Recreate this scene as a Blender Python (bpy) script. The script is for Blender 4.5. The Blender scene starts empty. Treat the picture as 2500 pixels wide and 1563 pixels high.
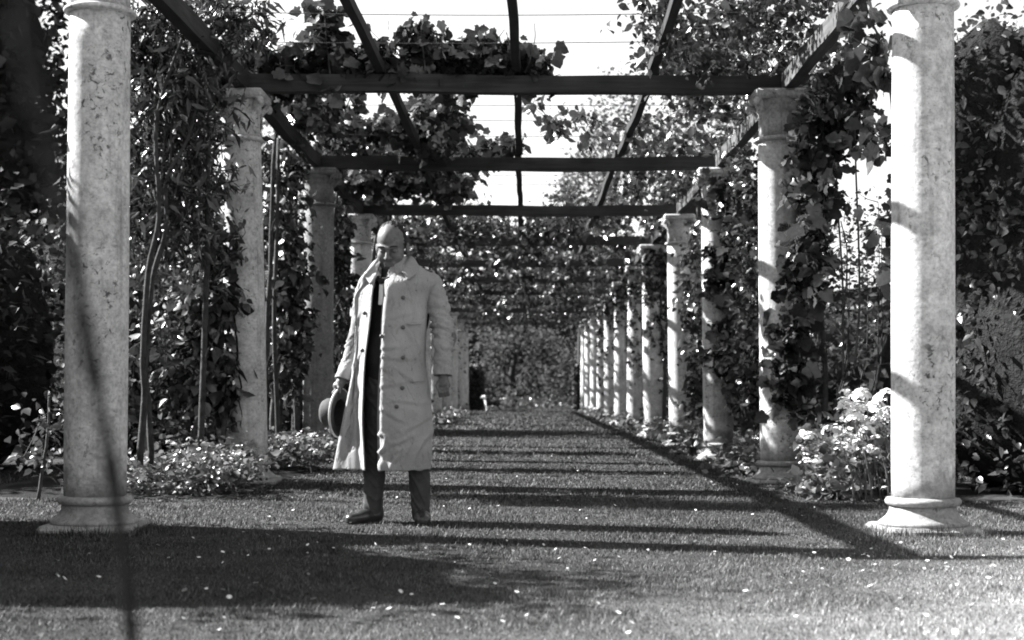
import bpy, math, random
import numpy as np
from mathutils import Vector, Matrix, noise as mnoise

R = math.radians
rng = np.random.RandomState(7)
random.seed(7)
SC = bpy.context.scene
COL = SC.collection

# ------------------------------------------------------------------ camera, sky, sun, exposure
CAM_H = 0.80
cam_d = bpy.data.cameras.new('camera')
cam = bpy.data.objects.new('camera', cam_d)
COL.objects.link(cam)
cam.location = (0, 0, CAM_H)
cam.rotation_euler = (R(90), 0, 0)
cam_d.sensor_width = 36.0
cam_d.lens = 50.7
cam_d.shift_x = -0.0149
cam_d.shift_y = 0.0699
cam_d.clip_end = 600
cam_d.dof.use_dof = True
cam_d.dof.focus_distance = 9.6
cam_d.dof.aperture_fstop = 3.2
SC.camera = cam
SC.cycles.filter_width = 1.9            # an old lens, a little soft

SUN_EL, SUN_BACK = 38.0, 17.0          # elevation; sun stands left and this far behind the scene
sdir = Vector((-math.cos(R(SUN_EL)) * math.cos(R(SUN_BACK)), math.cos(R(SUN_EL)) * math.sin(R(SUN_BACK)), math.sin(R(SUN_EL))))
world = bpy.data.worlds.new('World')
SC.world = world
world.use_nodes = True
wn = world.node_tree
for n in list(wn.nodes):
    wn.nodes.remove(n)
w_out = wn.nodes.new('ShaderNodeOutputWorld')
w_bg = wn.nodes.new('ShaderNodeBackground')
w_bw = wn.nodes.new('ShaderNodeSeparateColor')
w_sky = wn.nodes.new('ShaderNodeTexSky')
w_sky.sky_type = 'NISHITA'
w_sky.sun_disc = False
w_sky.sun_elevation = R(SUN_EL)
w_sky.sun_rotation = R(-(90 - SUN_BACK))
w_sky.dust_density = 1.0
w_bg.inputs['Strength'].default_value = 0.05
wn.links.new(w_sky.outputs[0], w_bw.inputs[0])
wn.links.new(w_bw.outputs[2], w_bg.inputs['Color'])   # the plate saw blue light only, so it records a pale sky
wn.links.new(w_bg.outputs[0], w_out.inputs['Surface'])

sun_d = bpy.data.lights.new('sun', 'SUN')
sun_d.energy = 5.0
sun_d.angle = R(0.5)
sun = bpy.data.objects.new('sun', sun_d)
COL.objects.link(sun)
sun.rotation_euler = sdir.to_track_quat('Z', 'Y').to_euler()
sun.location = (-20, 10, 20)

SC.view_settings.view_transform = 'Standard'
SC.view_settings.look = 'None'
SC.view_settings.gamma = 1.0
SC.view_settings.use_curve_mapping = False
SC.view_settings.exposure = 2.3

# ------------------------------------------------------------------ helpers
F_PX = 3405.0
XL, XR, Y1, BAY = -2.48, 2.264, 8.25, 4.40
def at(px, py, d):
    """a point of the place seen at layout pixel (px, py) and d metres away"""
    return np.array(((px - 1245.0) / F_PX * d, d, CAM_H + (925.0 - py) / F_PX * d))

def new_mesh(name, verts, faces, mat=None, smooth=True, rnd=None):
    me = bpy.data.meshes.new(name)
    verts = np.asarray(verts, dtype=np.float32)
    if isinstance(faces, np.ndarray):
        k = faces.shape[1]
        nf = len(faces)
        me.vertices.add(len(verts)); me.vertices.foreach_set('co', verts.ravel())
        me.loops.add(nf * k); me.loops.foreach_set('vertex_index', faces.astype(np.int32).ravel())
        me.polygons.add(nf)
        me.polygons.foreach_set('loop_start', np.arange(0, nf * k, k, dtype=np.int32))
        me.update(calc_edges=True)
    else:
        me.from_pydata(verts.tolist(), [], faces)
        me.update()
    me.polygons.foreach_set('use_smooth', np.full(len(me.polygons), smooth, dtype=bool))
    if rnd is not None:
        a = me.attributes.new('rnd', 'FLOAT', 'POINT')
        a.data.foreach_set('value', np.asarray(rnd, dtype=np.float32))
    if mat:
        me.materials.append(mat)
    return me

def link(name, me, parent=None, loc=None):
    o = bpy.data.objects.new(name, me)
    COL.objects.link(o)
    if parent is not None:
        o.parent = parent
    if loc is not None:
        o.location = loc
    return o

def root_of(p):
    q = np.zeros(3)
    while p is not None:
        q = q + np.array(p.location); p = p.parent
    return q

def part(name, verts, faces, mat, parent, smooth=True, rnd=None, stuff=False, label=None):
    """verts in world space; the part hangs under its parent"""
    v = np.asarray(verts, dtype=float) - root_of(parent)
    o = link(name, new_mesh(name, v, faces, mat, smooth, rnd), parent)
    if stuff: o['kind'] = 'stuff'
    if label: o['label'] = label
    return o

def thing(name, label, cat, loc=(0, 0, 0), group=None):
    o = bpy.data.objects.new(name, None)
    o.empty_display_size = 0.1
    COL.objects.link(o)
    o.location = tuple(float(c) for c in loc)
    o['label'] = label; o['category'] = cat
    if group: o['group'] = group
    return o

def tag(o, label, cat, group=None):
    o['label'] = label; o['category'] = cat
    if group: o['group'] = group
    return o

def struct(name, verts, faces, mat, smooth=False):
    o = link(name, new_mesh(name, verts, faces, mat, smooth))
    o['kind'] = 'structure'
    return o

def copy_tree(o, parent=None):
    c = o.copy(); COL.objects.link(c)
    if parent is not None: c.parent = parent
    for ch in list(o.children):
        copy_tree(ch, c)
    return c

class MB:
    def __init__(s): s.v = []; s.f = []
    def add(s, v, f):
        b = len(s.v); s.v += [tuple(map(float, p)) for p in v]; s.f += [tuple(i + b for i in q) for q in f]
        return s

def box(c, size, rot=None, bev=0.0):
    x, y, z = (np.array(size) / 2.0)
    if bev <= 0:
        v = np.array([(sx * x, sy * y, sz * z) for sz in (-1, 1) for sx, sy in ((-1, -1), (1, -1), (1, 1), (-1, 1))])
        f = [(0, 3, 2, 1), (4, 5, 6, 7), (0, 1, 5, 4), (1, 2, 6, 5), (2, 3, 7, 6), (3, 0, 4, 7)]
    else:
        b = bev
        def ring(xx, yy, zz): # octagonal ring
            return [(-xx + b, -yy, zz), (xx - b, -yy, zz), (xx, -yy + b, zz), (xx, yy - b, zz), (xx - b, yy, zz), (-xx + b, yy, zz), (-xx, yy - b, zz), (-xx, -yy + b, zz)]
        rs = [ring(x - b, y - b, -z), ring(x, y, -z + b), ring(x, y, z - b), ring(x - b, y - b, z)]
        v = np.array(sum(rs, [])); f = [tuple(reversed(range(8))), tuple(range(24, 32))]
        for k in range(3):
            for i in range(8):
                j = (i + 1) % 8
                f.append((k * 8 + i, k * 8 + j, (k + 1) * 8 + j, (k + 1) * 8 + i))
    if rot is not None:
        v = v @ np.array(rot).T
    return v + np.array(c), f

def lathe(profile, n=32, c=(0, 0, 0), M=None, cap=True):
    v = []; f = []
    for r, z in profile:
        for i in range(n):
            a = 2 * math.pi * i / n
            v.append((r * math.cos(a), r * math.sin(a), z))
    for k in range(len(profile) - 1):
        for i in range(n):
            j = (i + 1) % n
            f.append((k * n + i, k * n + j, (k + 1) * n + j, (k + 1) * n + i))
    if cap:
        f.append(tuple(reversed(range(n)))); f.append(tuple(range((len(profile) - 1) * n, len(profile) * n)))
    v = np.array(v)
    if M is not None: v = v @ np.array(M).T
    return v + np.array(c), f

def tube(poly, radii, n=8, cap=True):
    P = np.array(poly, float); m = len(P)
    if np.isscalar(radii): radii = [radii] * m
    v = []; f = []
    T = np.gradient(P, axis=0); T /= np.linalg.norm(T, axis=1)[:, None] + 1e-9
    up = np.array((0, 0, 1.0)) if abs(T[0][2]) < 0.9 else np.array((1.0, 0, 0))
    u = np.cross(T[0], up); u /= np.linalg.norm(u)
    for k in range(m):
        u = u - T[k] * u.dot(T[k]); u /= np.linalg.norm(u) + 1e-9
        w = np.cross(T[k], u)
        for i in range(n):
            a = 2 * math.pi * i / n
            v.append(P[k] + radii[k] * (math.cos(a) * u + math.sin(a) * w))
    for k in range(m - 1):
        for i in range(n):
            j = (i + 1) % n
            f.append((k * n + i, k * n + j, (k + 1) * n + j, (k + 1) * n + i))
    if cap:
        f.append(tuple(reversed(range(n)))); f.append(tuple(range((m - 1) * n, m * n)))
    return np.array(v), f

def crom(P, k):
    """open Catmull-Rom resample, k steps a span"""
    P = np.array(P, float); out = []
    Q = np.vstack([2 * P[0] - P[1], P, 2 * P[-1] - P[-2]])
    for i in range(len(P) - 1):
        a, b, c, d = Q[i], Q[i + 1], Q[i + 2], Q[i + 3]
        for t in np.arange(k) / k:
            out.append(0.5 * (2 * b + (c - a) * t + (2 * a - 5 * b + 4 * c - d) * t * t + (3 * b - a - 3 * c + d) * t ** 3))
    out.append(P[-1])
    return np.array(out)

def wob(poly, k, amp, seed):
    """a polyline resampled with natural wander"""
    P = crom(poly, k) if len(poly) > 2 else np.array([np.array(poly[0]) + (np.array(poly[1]) - np.array(poly[0])) * t for t in np.linspace(0, 1, k + 1)])
    r = np.random.RandomState(seed)
    N = r.normal(0, 1, P.shape); 
    for _ in range(2):
        N[1:-1] = (N[:-2] + N[1:-1] + N[2:]) / 3
    N[0] = 0
    return P + N * amp

# ------------------------------------------------------------------ materials (the photograph is black and white, so every colour is a grey)
def mat_new(name):
    m = bpy.data.materials.new(name); m.use_nodes = True
    nt = m.node_tree
    for n in list(nt.nodes): nt.nodes.remove(n)
    out = nt.nodes.new('ShaderNodeOutputMaterial')
    return m, nt, out

class NT:
    def __init__(s, nt): s.nt = nt
    def n(s, t, **kw):
        x = s.nt.nodes.new(t)
        for k, v in kw.items(): setattr(x, k, v)
        return x
    def l(s, a, b): s.nt.links.new(a, b)
    def noise(s, vec, scale, detail=4, rough=0.55, dist=0.0):
        x = s.n('ShaderNodeTexNoise'); x.inputs['Scale'].default_value = scale; x.inputs['Detail'].default_value = detail
        x.inputs['Roughness'].default_value = rough; x.inputs['Distortion'].default_value = dist
        if vec is not None: s.l(vec, x.inputs['Vector'])
        return x.outputs['Fac']
    def ramp(s, fac, stops):
        x = s.n('ShaderNodeValToRGB'); e = x.color_ramp.elements
        while len(e) < len(stops): e.new(0.5)
        for el, (p, c) in zip(e, stops):
            el.position = p; el.color = (c, c, c, 1)
        s.l(fac, x.inputs[0]); return x.outputs[0]
    def math(s, op, a, b=None):
        x = s.n('ShaderNodeMath', operation=op)
        for i, q in enumerate((a, b)):
            if q is None: continue
            if isinstance(q, (int, float)): x.inputs[i].default_value = q
            else: s.l(q, x.inputs[i])
        return x.outputs[0]
    def mapping(s, vec, scale=(1, 1, 1), loc=(0, 0, 0), rot=(0, 0, 0)):
        x = s.n('ShaderNodeMapping'); x.inputs['Scale'].default_value = scale; x.inputs['Location'].default_value = loc; x.inputs['Rotation'].default_value = rot
        s.l(vec, x.inputs['Vector']); return x.outputs[0]
    def bump(s, h, strength, dist=0.01):
        x = s.n('ShaderNodeBump'); x.inputs['Strength'].default_value = strength; x.inputs['Distance'].default_value = dist
        s.l(h, x.inputs['Height']); return x.outputs[0]
    def bsdf(s, color, rough=0.8, spec=0.3, normal=None):
        x = s.n('ShaderNodeBsdfPrincipled')
        if isinstance(color, (int, float)): x.inputs['Base Color'].default_value = (color, color, color, 1)
        else: s.l(color, x.inputs['Base Color'])
        x.inputs['Roughness'].default_value = rough
        x.inputs['Specular IOR Level'].default_value = spec
        if normal is not None: s.l(normal, x.inputs['Normal'])
        return x

def simple(name, c, rough=0.8, spec=0.3, nscale=20, var=0.25, bump=0.2, bdist=0.004):
    m, nt, out = mat_new(name); N = NT(nt)
    tc = N.n('ShaderNodeTexCoord').outputs['Object']
    f = N.noise(tc, nscale, 5)
    col = N.ramp(f, [(0.3, c * (1 - var)), (0.7, c * (1 + var))])
    b = N.bsdf(col, rough, spec, N.bump(N.noise(tc, nscale * 4, 4), bump, bdist))
    N.l(b.outputs[0], out.inputs[0]); return m

def stone_mat(name, c=0.62, stain=1.0):
    m, nt, out = mat_new(name); N = NT(nt)
    tc = N.n('ShaderNodeTexCoord').outputs['Object']
    oi = N.n('ShaderNodeObjectInfo').outputs['Random']
    add = N.n('ShaderNodeVectorMath', operation='ADD'); N.l(tc, add.inputs[0])
    cmb = N.n('ShaderNodeCombineXYZ'); mul = N.math('MULTIPLY', oi, 57.0); N.l(mul, cmb.inputs[0]); N.l(mul, cmb.inputs[2]); N.l(cmb.outputs[0], add.inputs[1])
    v = add.outputs[0]
    base = N.ramp(N.noise(v, 2.3, 5), [(0.3, c * 0.80), (0.65, c * 1.08)])
    mott = N.ramp(N.noise(v, 38, 6, 0.7), [(0.34, 0.64), (0.62, 1.08)])
    blot = N.ramp(N.noise(v, 10, 5, 0.7), [(0.36, 0.74), (0.58, 1.05)])
    pit = N.ramp(N.noise(v, 120, 3, 0.6), [(0.30, 0.55), (0.40, 1.0)])
    # lichen and damp: dark specks gathered in patches
    patch = N.ramp(N.noise(N.mapping(v, (1, 1, 0.45)), 2.6, 3), [(0.47, 0.0), (0.60, 1.0)])
    speck = N.ramp(N.noise(v, 26, 5, 0.65, 0.6), [(0.56, 0.0), (0.63, 1.0)])
    dark = N.math('MULTIPLY', patch, speck)
    streak = N.ramp(N.noise(N.mapping(v, (9, 9, 0.5)), 1.6, 5, 0.6), [(0.53, 0.0), (0.74, 0.6)])
    sp = N.n('ShaderNodeSeparateXYZ'); N.l(tc, sp.inputs[0])
    foot = N.math('ADD', sp.outputs[2], N.math('MULTIPLY', N.noise(v, 7, 5, 0.65), -0.55))
    foot = N.ramp(foot, [(0.0, 0.55), (0.10, 0.0)])
    dark = N.math('MAXIMUM', N.math('MAXIMUM', dark, streak), foot)
    k = N.math('SUBTRACT', 1.0, N.math('MULTIPLY', dark, 0.78 * stain))
    col = N.math('MULTIPLY', N.math('MULTIPLY', N.math('MULTIPLY', base, blot), mott), N.math('MULTIPLY', pit, k))
    h = N.math('ADD', N.noise(v, 45, 6, 0.65), N.math('MULTIPLY', pit, 0.5))
    b = N.bsdf(col, 0.9, 0.15, N.bump(h, 0.45, 0.006))
    N.l(b.outputs[0], out.inputs[0]); return m

def wood_mat(name, c, axis):
    m, nt, out = mat_new(name); N = NT(nt)
    tc = N.n('ShaderNodeTexCoord').outputs['Object']
    s = [28, 28, 28]; s[axis] = 1.3
    g = N.noise(N.mapping(tc, tuple(s)), 1.0, 6, 0.65, 0.8)
    col = N.math('MULTIPLY', N.ramp(g, [(0.3, c * 0.55), (0.7, c * 1.5)]), N.ramp(N.noise(tc, 3, 4), [(0.3, 0.7), (0.7, 1.2)]))
    b = N.bsdf(col, 0.85, 0.2, N.bump(g, 0.6, 0.006))
    N.l(b.outputs[0], out.inputs[0]); return m

def leaf_mat(name, lo, hi, rough=0.42, spec=0.5, trans=0.28):
    m, nt, out = mat_new(name); N = NT(nt)
    at_ = N.n('ShaderNodeAttribute', attribute_name='rnd').outputs['Fac']
    col = N.ramp(at_, [(0.0, lo), (0.75, hi), (1.0, hi * 1.25)])
    geo = N.n('ShaderNodeNewGeometry').outputs['Position']
    col2 = N.math('MULTIPLY', col, N.ramp(N.noise(geo, 45, 3), [(0.3, 0.8), (0.7, 1.15)]))
    b = N.bsdf(col2, rough, spec)
    t = N.n('ShaderNodeBsdfTranslucent'); N.l(N.math('MULTIPLY', col2, 1.3), t.inputs['Color'])
    mx = N.n('ShaderNodeMixShader'); mx.inputs[0].default_value = trans
    N.l(b.outputs[0], mx.inputs[1]); N.l(t.outputs[0], mx.inputs[2])
    N.l(mx.outputs[0], out.inputs[0]); return m

def lawn_mat():
    m, nt, out = mat_new('lawn'); N = NT(nt)
    p = N.n('ShaderNodeNewGeometry').outputs['Position']
    c = N.ramp(N.noise(p, 1.1, 5), [(0.3, 0.022), (0.7, 0.048)])
    f = N.ramp(N.noise(N.mapping(p, (1, 0.6, 1)), 55, 5, 0.7), [(0.3, 0.5), (0.68, 1.55)])
    # uneven brightness of the right foreground, painted into the turf colour
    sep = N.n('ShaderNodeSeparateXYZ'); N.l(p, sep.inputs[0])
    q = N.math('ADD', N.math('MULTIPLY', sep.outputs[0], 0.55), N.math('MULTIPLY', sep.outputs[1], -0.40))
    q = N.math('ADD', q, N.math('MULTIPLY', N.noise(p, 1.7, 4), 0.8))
    fore_bright = N.ramp(N.math('ADD', N.math('MULTIPLY', q, 0.25), 0.85), [(0.30, 1.0), (0.53, 2.2), (0.72, 5.8)])
    b = N.bsdf(N.math('MULTIPLY', N.math('MULTIPLY', c, f), fore_bright), 0.9, 0.1, N.bump(N.noise(p, 70, 4, 0.7), 0.7, 0.02))
    N.l(b.outputs[0], out.inputs[0]); return m

def grass_mat():
    m, nt, out = mat_new('grass_blades'); N = NT(nt)
    p = N.n('ShaderNodeNewGeometry').outputs['Position']
    at_ = N.n('ShaderNodeAttribute', attribute_name='rnd').outputs['Fac']
    c = N.ramp(at_, [(0.0, 0.014), (0.7, 0.044), (1.0, 0.18)])
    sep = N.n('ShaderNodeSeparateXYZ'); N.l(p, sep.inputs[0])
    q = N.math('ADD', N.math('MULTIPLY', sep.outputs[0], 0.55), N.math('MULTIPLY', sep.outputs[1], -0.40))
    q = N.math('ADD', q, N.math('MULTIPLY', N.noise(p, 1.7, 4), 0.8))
    fore_bright = N.ramp(N.math('ADD', N.math('MULTIPLY', q, 0.25), 0.85), [(0.30, 1.0), (0.53, 2.2), (0.72, 5.8)])  # same right-front brightness, put into the blade colour
    col = N.math('MULTIPLY', N.math('MULTIPLY', c, fore_bright), N.ramp(N.noise(p, 2.6, 5, 0.65), [(0.3, 0.6), (0.7, 1.35)]))
    b = N.bsdf(col, 0.6, 0.3)
    t = N.n('ShaderNodeBsdfTranslucent'); N.l(col, t.inputs['Color'])
    mx = N.n('ShaderNodeMixShader'); mx.inputs[0].default_value = 0.3
    N.l(b.outputs[0], mx.inputs[1]); N.l(t.outputs[0], mx.inputs[2]); N.l(mx.outputs[0], out.inputs[0]); return m

def coat_mat():
    m, nt, out = mat_new('coat_cloth'); N = NT(nt)
    tc = N.n('ShaderNodeTexCoord').outputs['Object']
    base = N.ramp(N.noise(tc, 4.5, 5), [(0.3, 0.21), (0.7, 0.30)])
    stain = N.ramp(N.noise(N.mapping(tc, (1, 1, .7)), 12, 6, 0.7, 0.4), [(0.56, 1.0), (0.66, 0.72)])
    mark = N.ramp(N.noise(tc, 55, 2, 0.5), [(0.70, 1.0), (0.75, 0.5)])
    grain = N.ramp(N.noise(tc, 190, 3), [(0.3, 0.84), (0.7, 1.1)])
    cr = N.noise(N.mapping(tc, (1, 1, .55), rot=(0.4, 0.3, 0)), 12, 3, 0.5)
    crease = N.math('ABSOLUTE', N.math('SUBTRACT', cr, 0.5))
    b = N.bsdf(N.math('MULTIPLY', N.math('MULTIPLY', base, stain), N.math('MULTIPLY', mark, grain)), 0.85, 0.12, N.bump(N.math('MINIMUM', crease, 0.06), 0.6, 0.08))
    N.l(b.outputs[0], out.inputs[0]); return m

M_STONE = stone_mat('pale_stone', 0.57)
M_STONE_SHADE = stone_mat('shaded_stone', 0.22)  # darker copy of the stone, with the vines' shade put into its colour
M_CROSS = wood_mat('cross_beam_wood', 0.038, 0)
M_LONG = wood_mat('long_beam_wood', 0.026, 1)
M_LONG_OLD = wood_mat('weathered_wood', 0.075, 1)
M_BARK = simple('bark', 0.038, 0.9, 0.2, 18, 0.5, 0.8, 0.01)
M_STEM = simple('vine_stem', 0.06, 0.9, 0.2, 25, 0.5, 0.6, 0.006)
M_VINE = leaf_mat('vine_leaf', 0.016, 0.044, 0.27, 0.75, 0.25)
M_VINE_PALE = leaf_mat('pale_vine_leaf', 0.02, 0.055, 0.27, 0.75, 0.25)
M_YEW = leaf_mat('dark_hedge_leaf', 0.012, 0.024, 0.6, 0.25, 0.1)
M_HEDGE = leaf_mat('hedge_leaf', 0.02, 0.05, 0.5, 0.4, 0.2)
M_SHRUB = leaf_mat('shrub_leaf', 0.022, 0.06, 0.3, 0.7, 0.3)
M_WOOD_FAR = leaf_mat('woodland_leaf', 0.035, 0.075, 0.8, 0.05, 0.45)
M_BED_LEAF = leaf_mat('bed_leaf', 0.04, 0.14, 0.32, 0.6, 0.3)
M_FLOWER = simple('white_petal', 0.72, 0.6, 0.3, 60, 0.08, 0.1)
M_SOIL = simple('soil', 0.014, 0.95, 0.1, 12, 0.4, 1.0, 0.03)
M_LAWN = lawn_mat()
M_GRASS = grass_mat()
M_SKIN = simple('skin', 0.092, 0.55, 0.35, 45, 0.30, 0.35, 0.003)
M_HAIR = simple('hair', 0.014, 0.75, 0.15, 90, 0.4, 0.4, 0.003)
M_COAT = coat_mat()
M_DARK = simple('dark_cloth', 0.018, 0.85, 0.2, 30, 0.25, 0.3)
M_TROUSER = simple('trouser_cloth', 0.04, 0.7, 0.3, 30, 0.25, 0.3)
M_SHIRT = simple('white_linen', 0.7, 0.7, 0.2, 40, 0.06, 0.1)
M_LEATHER = simple('dark_leather', 0.03, 0.35, 0.5, 40, 0.3, 0.2)
M_FELT = simple('grey_felt', 0.055, 0.8, 0.2, 50, 0.2, 0.2)
M_FELT_RIM = simple('pale_ribbon', 0.45, 0.6, 0.3, 50, 0.1, 0.1)
M_BUTTON = simple('button_horn', 0.06, 0.4, 0.5, 60, 0.2, 0.1)
M_ROPE = simple('rope', 0.007, 0.9, 0.1, 60, 0.3, 0.5)
M_DOG_W = simple('white_fur', 0.7, 0.9, 0.1, 40, 0.1, 0.2)
M_DOG_B = simple('black_fur', 0.025, 0.8, 0.2, 40, 0.2, 0.2)
M_EYE = simple('eye', 0.06, 0.2, 0.5, 60, 0.1, 0.0)

# ------------------------------------------------------------------ leaves
TPL = {}
def _tpl(name, v, f): TPL[name] = (np.array(v, float), np.array(f, int))
_tpl('ovate', [(0, 0, 0), (.26, .22, .07), (.31, .5, .06), (0, 1, -.14), (-.31, .5, .06), (-.26, .22, .07), (0, .45, -.02)],
     [(0, 1, 6), (1, 2, 6), (2, 3, 6), (3, 4, 6), (4, 5, 6), (5, 0, 6)])
_tpl('lance', [(0, 0, 0), (.13, .35, .04), (0, 1, -.14), (-.13, .35, .04), (0, .45, -.02)], [(0, 1, 4), (1, 2, 4), (2, 3, 4), (3, 0, 4)])
_h = [(.20, -.09), (.42, .00), (.41, .20), (.58, .40), (.37, .54), (.25, .80)]
_o = [(0, .02)] + _h + [(0, 1.05)] + [(-x, y) for x, y in reversed(_h)]
_z = lambda x, y: .13 * abs(x) - .22 * (y - .35) ** 2 - .10 * x * x
_tpl('lobed', [(x, y, _z(x, y) + (.03 if i % 2 else -.03)) for i, (x, y) in enumerate(_o)] + [(0, .38, -.02)], [(i, (i + 1) % 14, 14) for i in range(14)])
_tpl('simple', [(0, 0, 0), (.34, .45, .08), (0, 1, -.04), (-.34, .45, .08)], [(0, 1, 2), (0, 2, 3)])

def leaf_frames(n, r, droop=0.7, flat=0.6):
    t = r.normal(0, 1, (n, 3)); t[:, 2] = t[:, 2] * 0.5 - droop
    t /= np.linalg.norm(t, axis=1)[:, None]
    nn = r.normal(0, 1, (n, 3)) * (1 - flat) + np.array((0, 0, flat)) + r.normal(0, .25, (n, 3))
    nn -= t * (nn * t).sum(1)[:, None]
    nn /= np.linalg.norm(nn, axis=1)[:, None] + 1e-9
    u = np.cross(t, nn)
    return u, t, nn

def leaves_mesh_arrays(P, size, tpl, r, droop=0.7, flat=0.6):
    V, Fc = TPL[tpl]; n = len(P); k = len(V)
    u, t, w = leaf_frames(n, r, droop, flat)
    s = (size[0] * .8 + (size[1] * 1.2 - size[0] * .8) * r.rand(n) ** 1.4)[:, None, None]
    co = P[:, None, :] + s * (V[None, :, 0:1] * u[:, None, :] + V[None, :, 1:2] * t[:, None, :] + V[None, :, 2:3] * w[:, None, :])
    faces = (Fc[None] + (np.arange(n) * k)[:, None, None]).reshape(-1, 3)
    rnd = np.repeat(r.rand(n), k)
    return co.reshape(-1, 3), faces, rnd

_leafmesh = {}
def leaf_variants(tpl, mat):
    key = (tpl, mat.name)
    if key not in _leafmesh:
        V, Fc = TPL[tpl]
        _leafmesh[key] = [new_mesh('leaf', V * np.array((1, 1, 0.6 + 0.25 * i)), Fc, mat, True, np.full(len(V), (i + .5) / 6)) for i in range(6)]
    return _leafmesh[key]

def put_leaves(root, P, size, tpl, mat, r, droop=0.7, flat=0.6, single=0, far_tpl=None, name='foliage'):
    """the nearest of the leaves as objects of their own, the rest joined"""
    P = np.asarray(P)
    order = np.argsort(P[:, 1] + r.uniform(0, .5, len(P))) if single else np.arange(len(P))
    A, B = P[order[:single]], P[order[single:]]
    if single:
        base = root_of(root); vs = leaf_variants(tpl, mat)
        u, t, w = leaf_frames(len(A), r, droop, flat)
        for i in range(len(A)):
            o = bpy.data.objects.new('leaf', vs[i % 6]); COL.objects.link(o); o.parent = root
            s = size[0] * .8 + (size[1] * 1.2 - size[0] * .8) * r.rand() ** 1.4
            M = Matrix.Identity(4)
            for c, vec in enumerate((u[i], t[i], w[i])):
                for q in range(3): M[q][c] = vec[q] * s
            for q in range(3): M[q][3] = A[i][q] - base[q]
            o.matrix_local = M
    if len(B):
        v, f, rd = leaves_mesh_arrays(B, size, far_tpl or tpl, r, droop, flat)
        part(name, v, f, mat, root, True, rd, stuff=True)

def ell(c, rad, n, r, shell=0.0):
    d = r.normal(0, 1, (n, 3)); d /= np.linalg.norm(d, axis=1)[:, None]
    q = r.rand(n) ** (1 / 3.0); q = shell + (1 - shell) * q
    return np.array(c) + d * q[:, None] * np.array(rad)

def clumps(centers, n, sig, r):
    C = np.asarray(centers); i = r.randint(0, len(C), n)
    return C[i] + r.normal(0, 1, (n, 3)) * np.array(sig)

def along(poly, n, sig, r, t0=0.0, t1=1.0, power=1.0):
    P = np.asarray(poly, float); t = (t0 + (t1 - t0) * r.rand(n) ** power) * (len(P) - 1)
    i = np.minimum(t.astype(int), len(P) - 2); f = (t - i)[:, None]
    return P[i] * (1 - f) + P[i + 1] * f + r.normal(0, 1, (n, 3)) * np.array(sig)

# ------------------------------------------------------------------ ground
def sheet(x0, x1, y0, y1, nx, ny, z, amp=0.0):
    X, Y = np.meshgrid(np.linspace(x0, x1, nx), np.linspace(y0, y1, ny))
    Z = z + amp * (np.sin(X * 1.7 + 0.6 * Y) * 0.5 + np.sin(Y * 1.1 - X * .4) * 0.5)
    v = np.stack([X, Y, Z], -1).reshape(-1, 3)
    i = np.arange(nx * ny).reshape(ny, nx)
    f = np.stack([i[:-1, :-1], i[:-1, 1:], i[1:, 1:], i[1:, :-1]], -1).reshape(-1, 4)
    return v, f
v, f = sheet(-160, 160, -60, 300, 81, 91, 0.0)
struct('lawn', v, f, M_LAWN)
NCOL = 12
def bed(x0, x1, y0, y1):
    n = 120
    ys = np.linspace(y0, y1, n); r = np.random.RandomState(int(abs(x0) * 10) + 3)
    e0 = x0 + np.convolve(r.normal(0, .16, n + 8), np.ones(9) / 9, 'valid')
    V = []
    for i, y in enumerate(ys):
        q = min(1.0, i / 5.0); sg = np.sign(x1 - x0); e = e0[i] + sg * (1 - q) ** 2 * .9
        V += [(e, y, -0.012), (e + .25 * sg, y, (.02 + r.uniform(0, .02)) * q - .012), ((x0 + x1) / 2, y, (.05 + r.uniform(0, .03)) * q - .012), (x1, y, -0.012)]
    Fc = []
    for i in range(n - 1):
        for k in range(3):
            q = (i * 4 + k, i * 4 + k + 1, i * 4 + 5 + k, i * 4 + 4 + k)
            Fc.append(q if x1 > x0 else tuple(reversed(q)))
    return np.array(V), Fc
v, f = bed(-2.15, -4.6, 10.4, 60); struct('soil', v, f, M_SOIL)
v, f = bed(2.2, 4.0, 10.2, 60); struct('soil', v, f, M_SOIL)

def in_bed(P):
    return ((P[:, 0] < -2.2) & (P[:, 0] > -4.5) & (P[:, 1] > 10.7)) | ((P[:, 0] > 2.2) & (P[:, 0] < 3.9) & (P[:, 1] > 10.5))
def grass_patch(y0, y1, dens, h, wd, seed):
    r = np.random.RandomState(seed)
    yy = (y0 + y1) / 2; hw0 = 0.375 * y1
    n = int(dens * (y1 - y0) * 2 * min(hw0, 5.2))
    lim = min(hw0, 5.2)
    P = np.stack([r.uniform(-lim, lim, n), r.uniform(y0, y1, n), np.zeros(n)], 1)
    P = P[np.abs(P[:, 0]) < 0.375 * P[:, 1] + .3]
    P = P[~in_bed(P)]
    n = len(P)
    tuft = 0.75 + 0.5 * np.sin(P[:, 0] * 5 + 2 * np.sin(P[:, 1] * 3)) * np.sin(P[:, 1] * 6.5 + P[:, 0])
    a = r.uniform(0, 2 * np.pi, n); d = np.stack([np.cos(a), np.sin(a), np.zeros(n)], 1)
    hh = r.uniform(h[0], h[1], n) * np.clip(tuft, .45, 1.4)
    lean = np.stack([np.cos(a + 1.57), np.sin(a + 1.57), np.zeros(n)], 1) * (hh * r.uniform(.2, 1.0, n))[:, None]
    V = np.stack([P - d * wd, P + d * wd, P + lean + np.stack([0 * hh, 0 * hh, hh], 1)], 1).reshape(-1, 3)
    Fc = np.arange(3 * n).reshape(-1, 3)
    return V, Fc, np.repeat(r.rand(n), 3)
vs, fs, rs, b = [], [], [], 0
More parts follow.
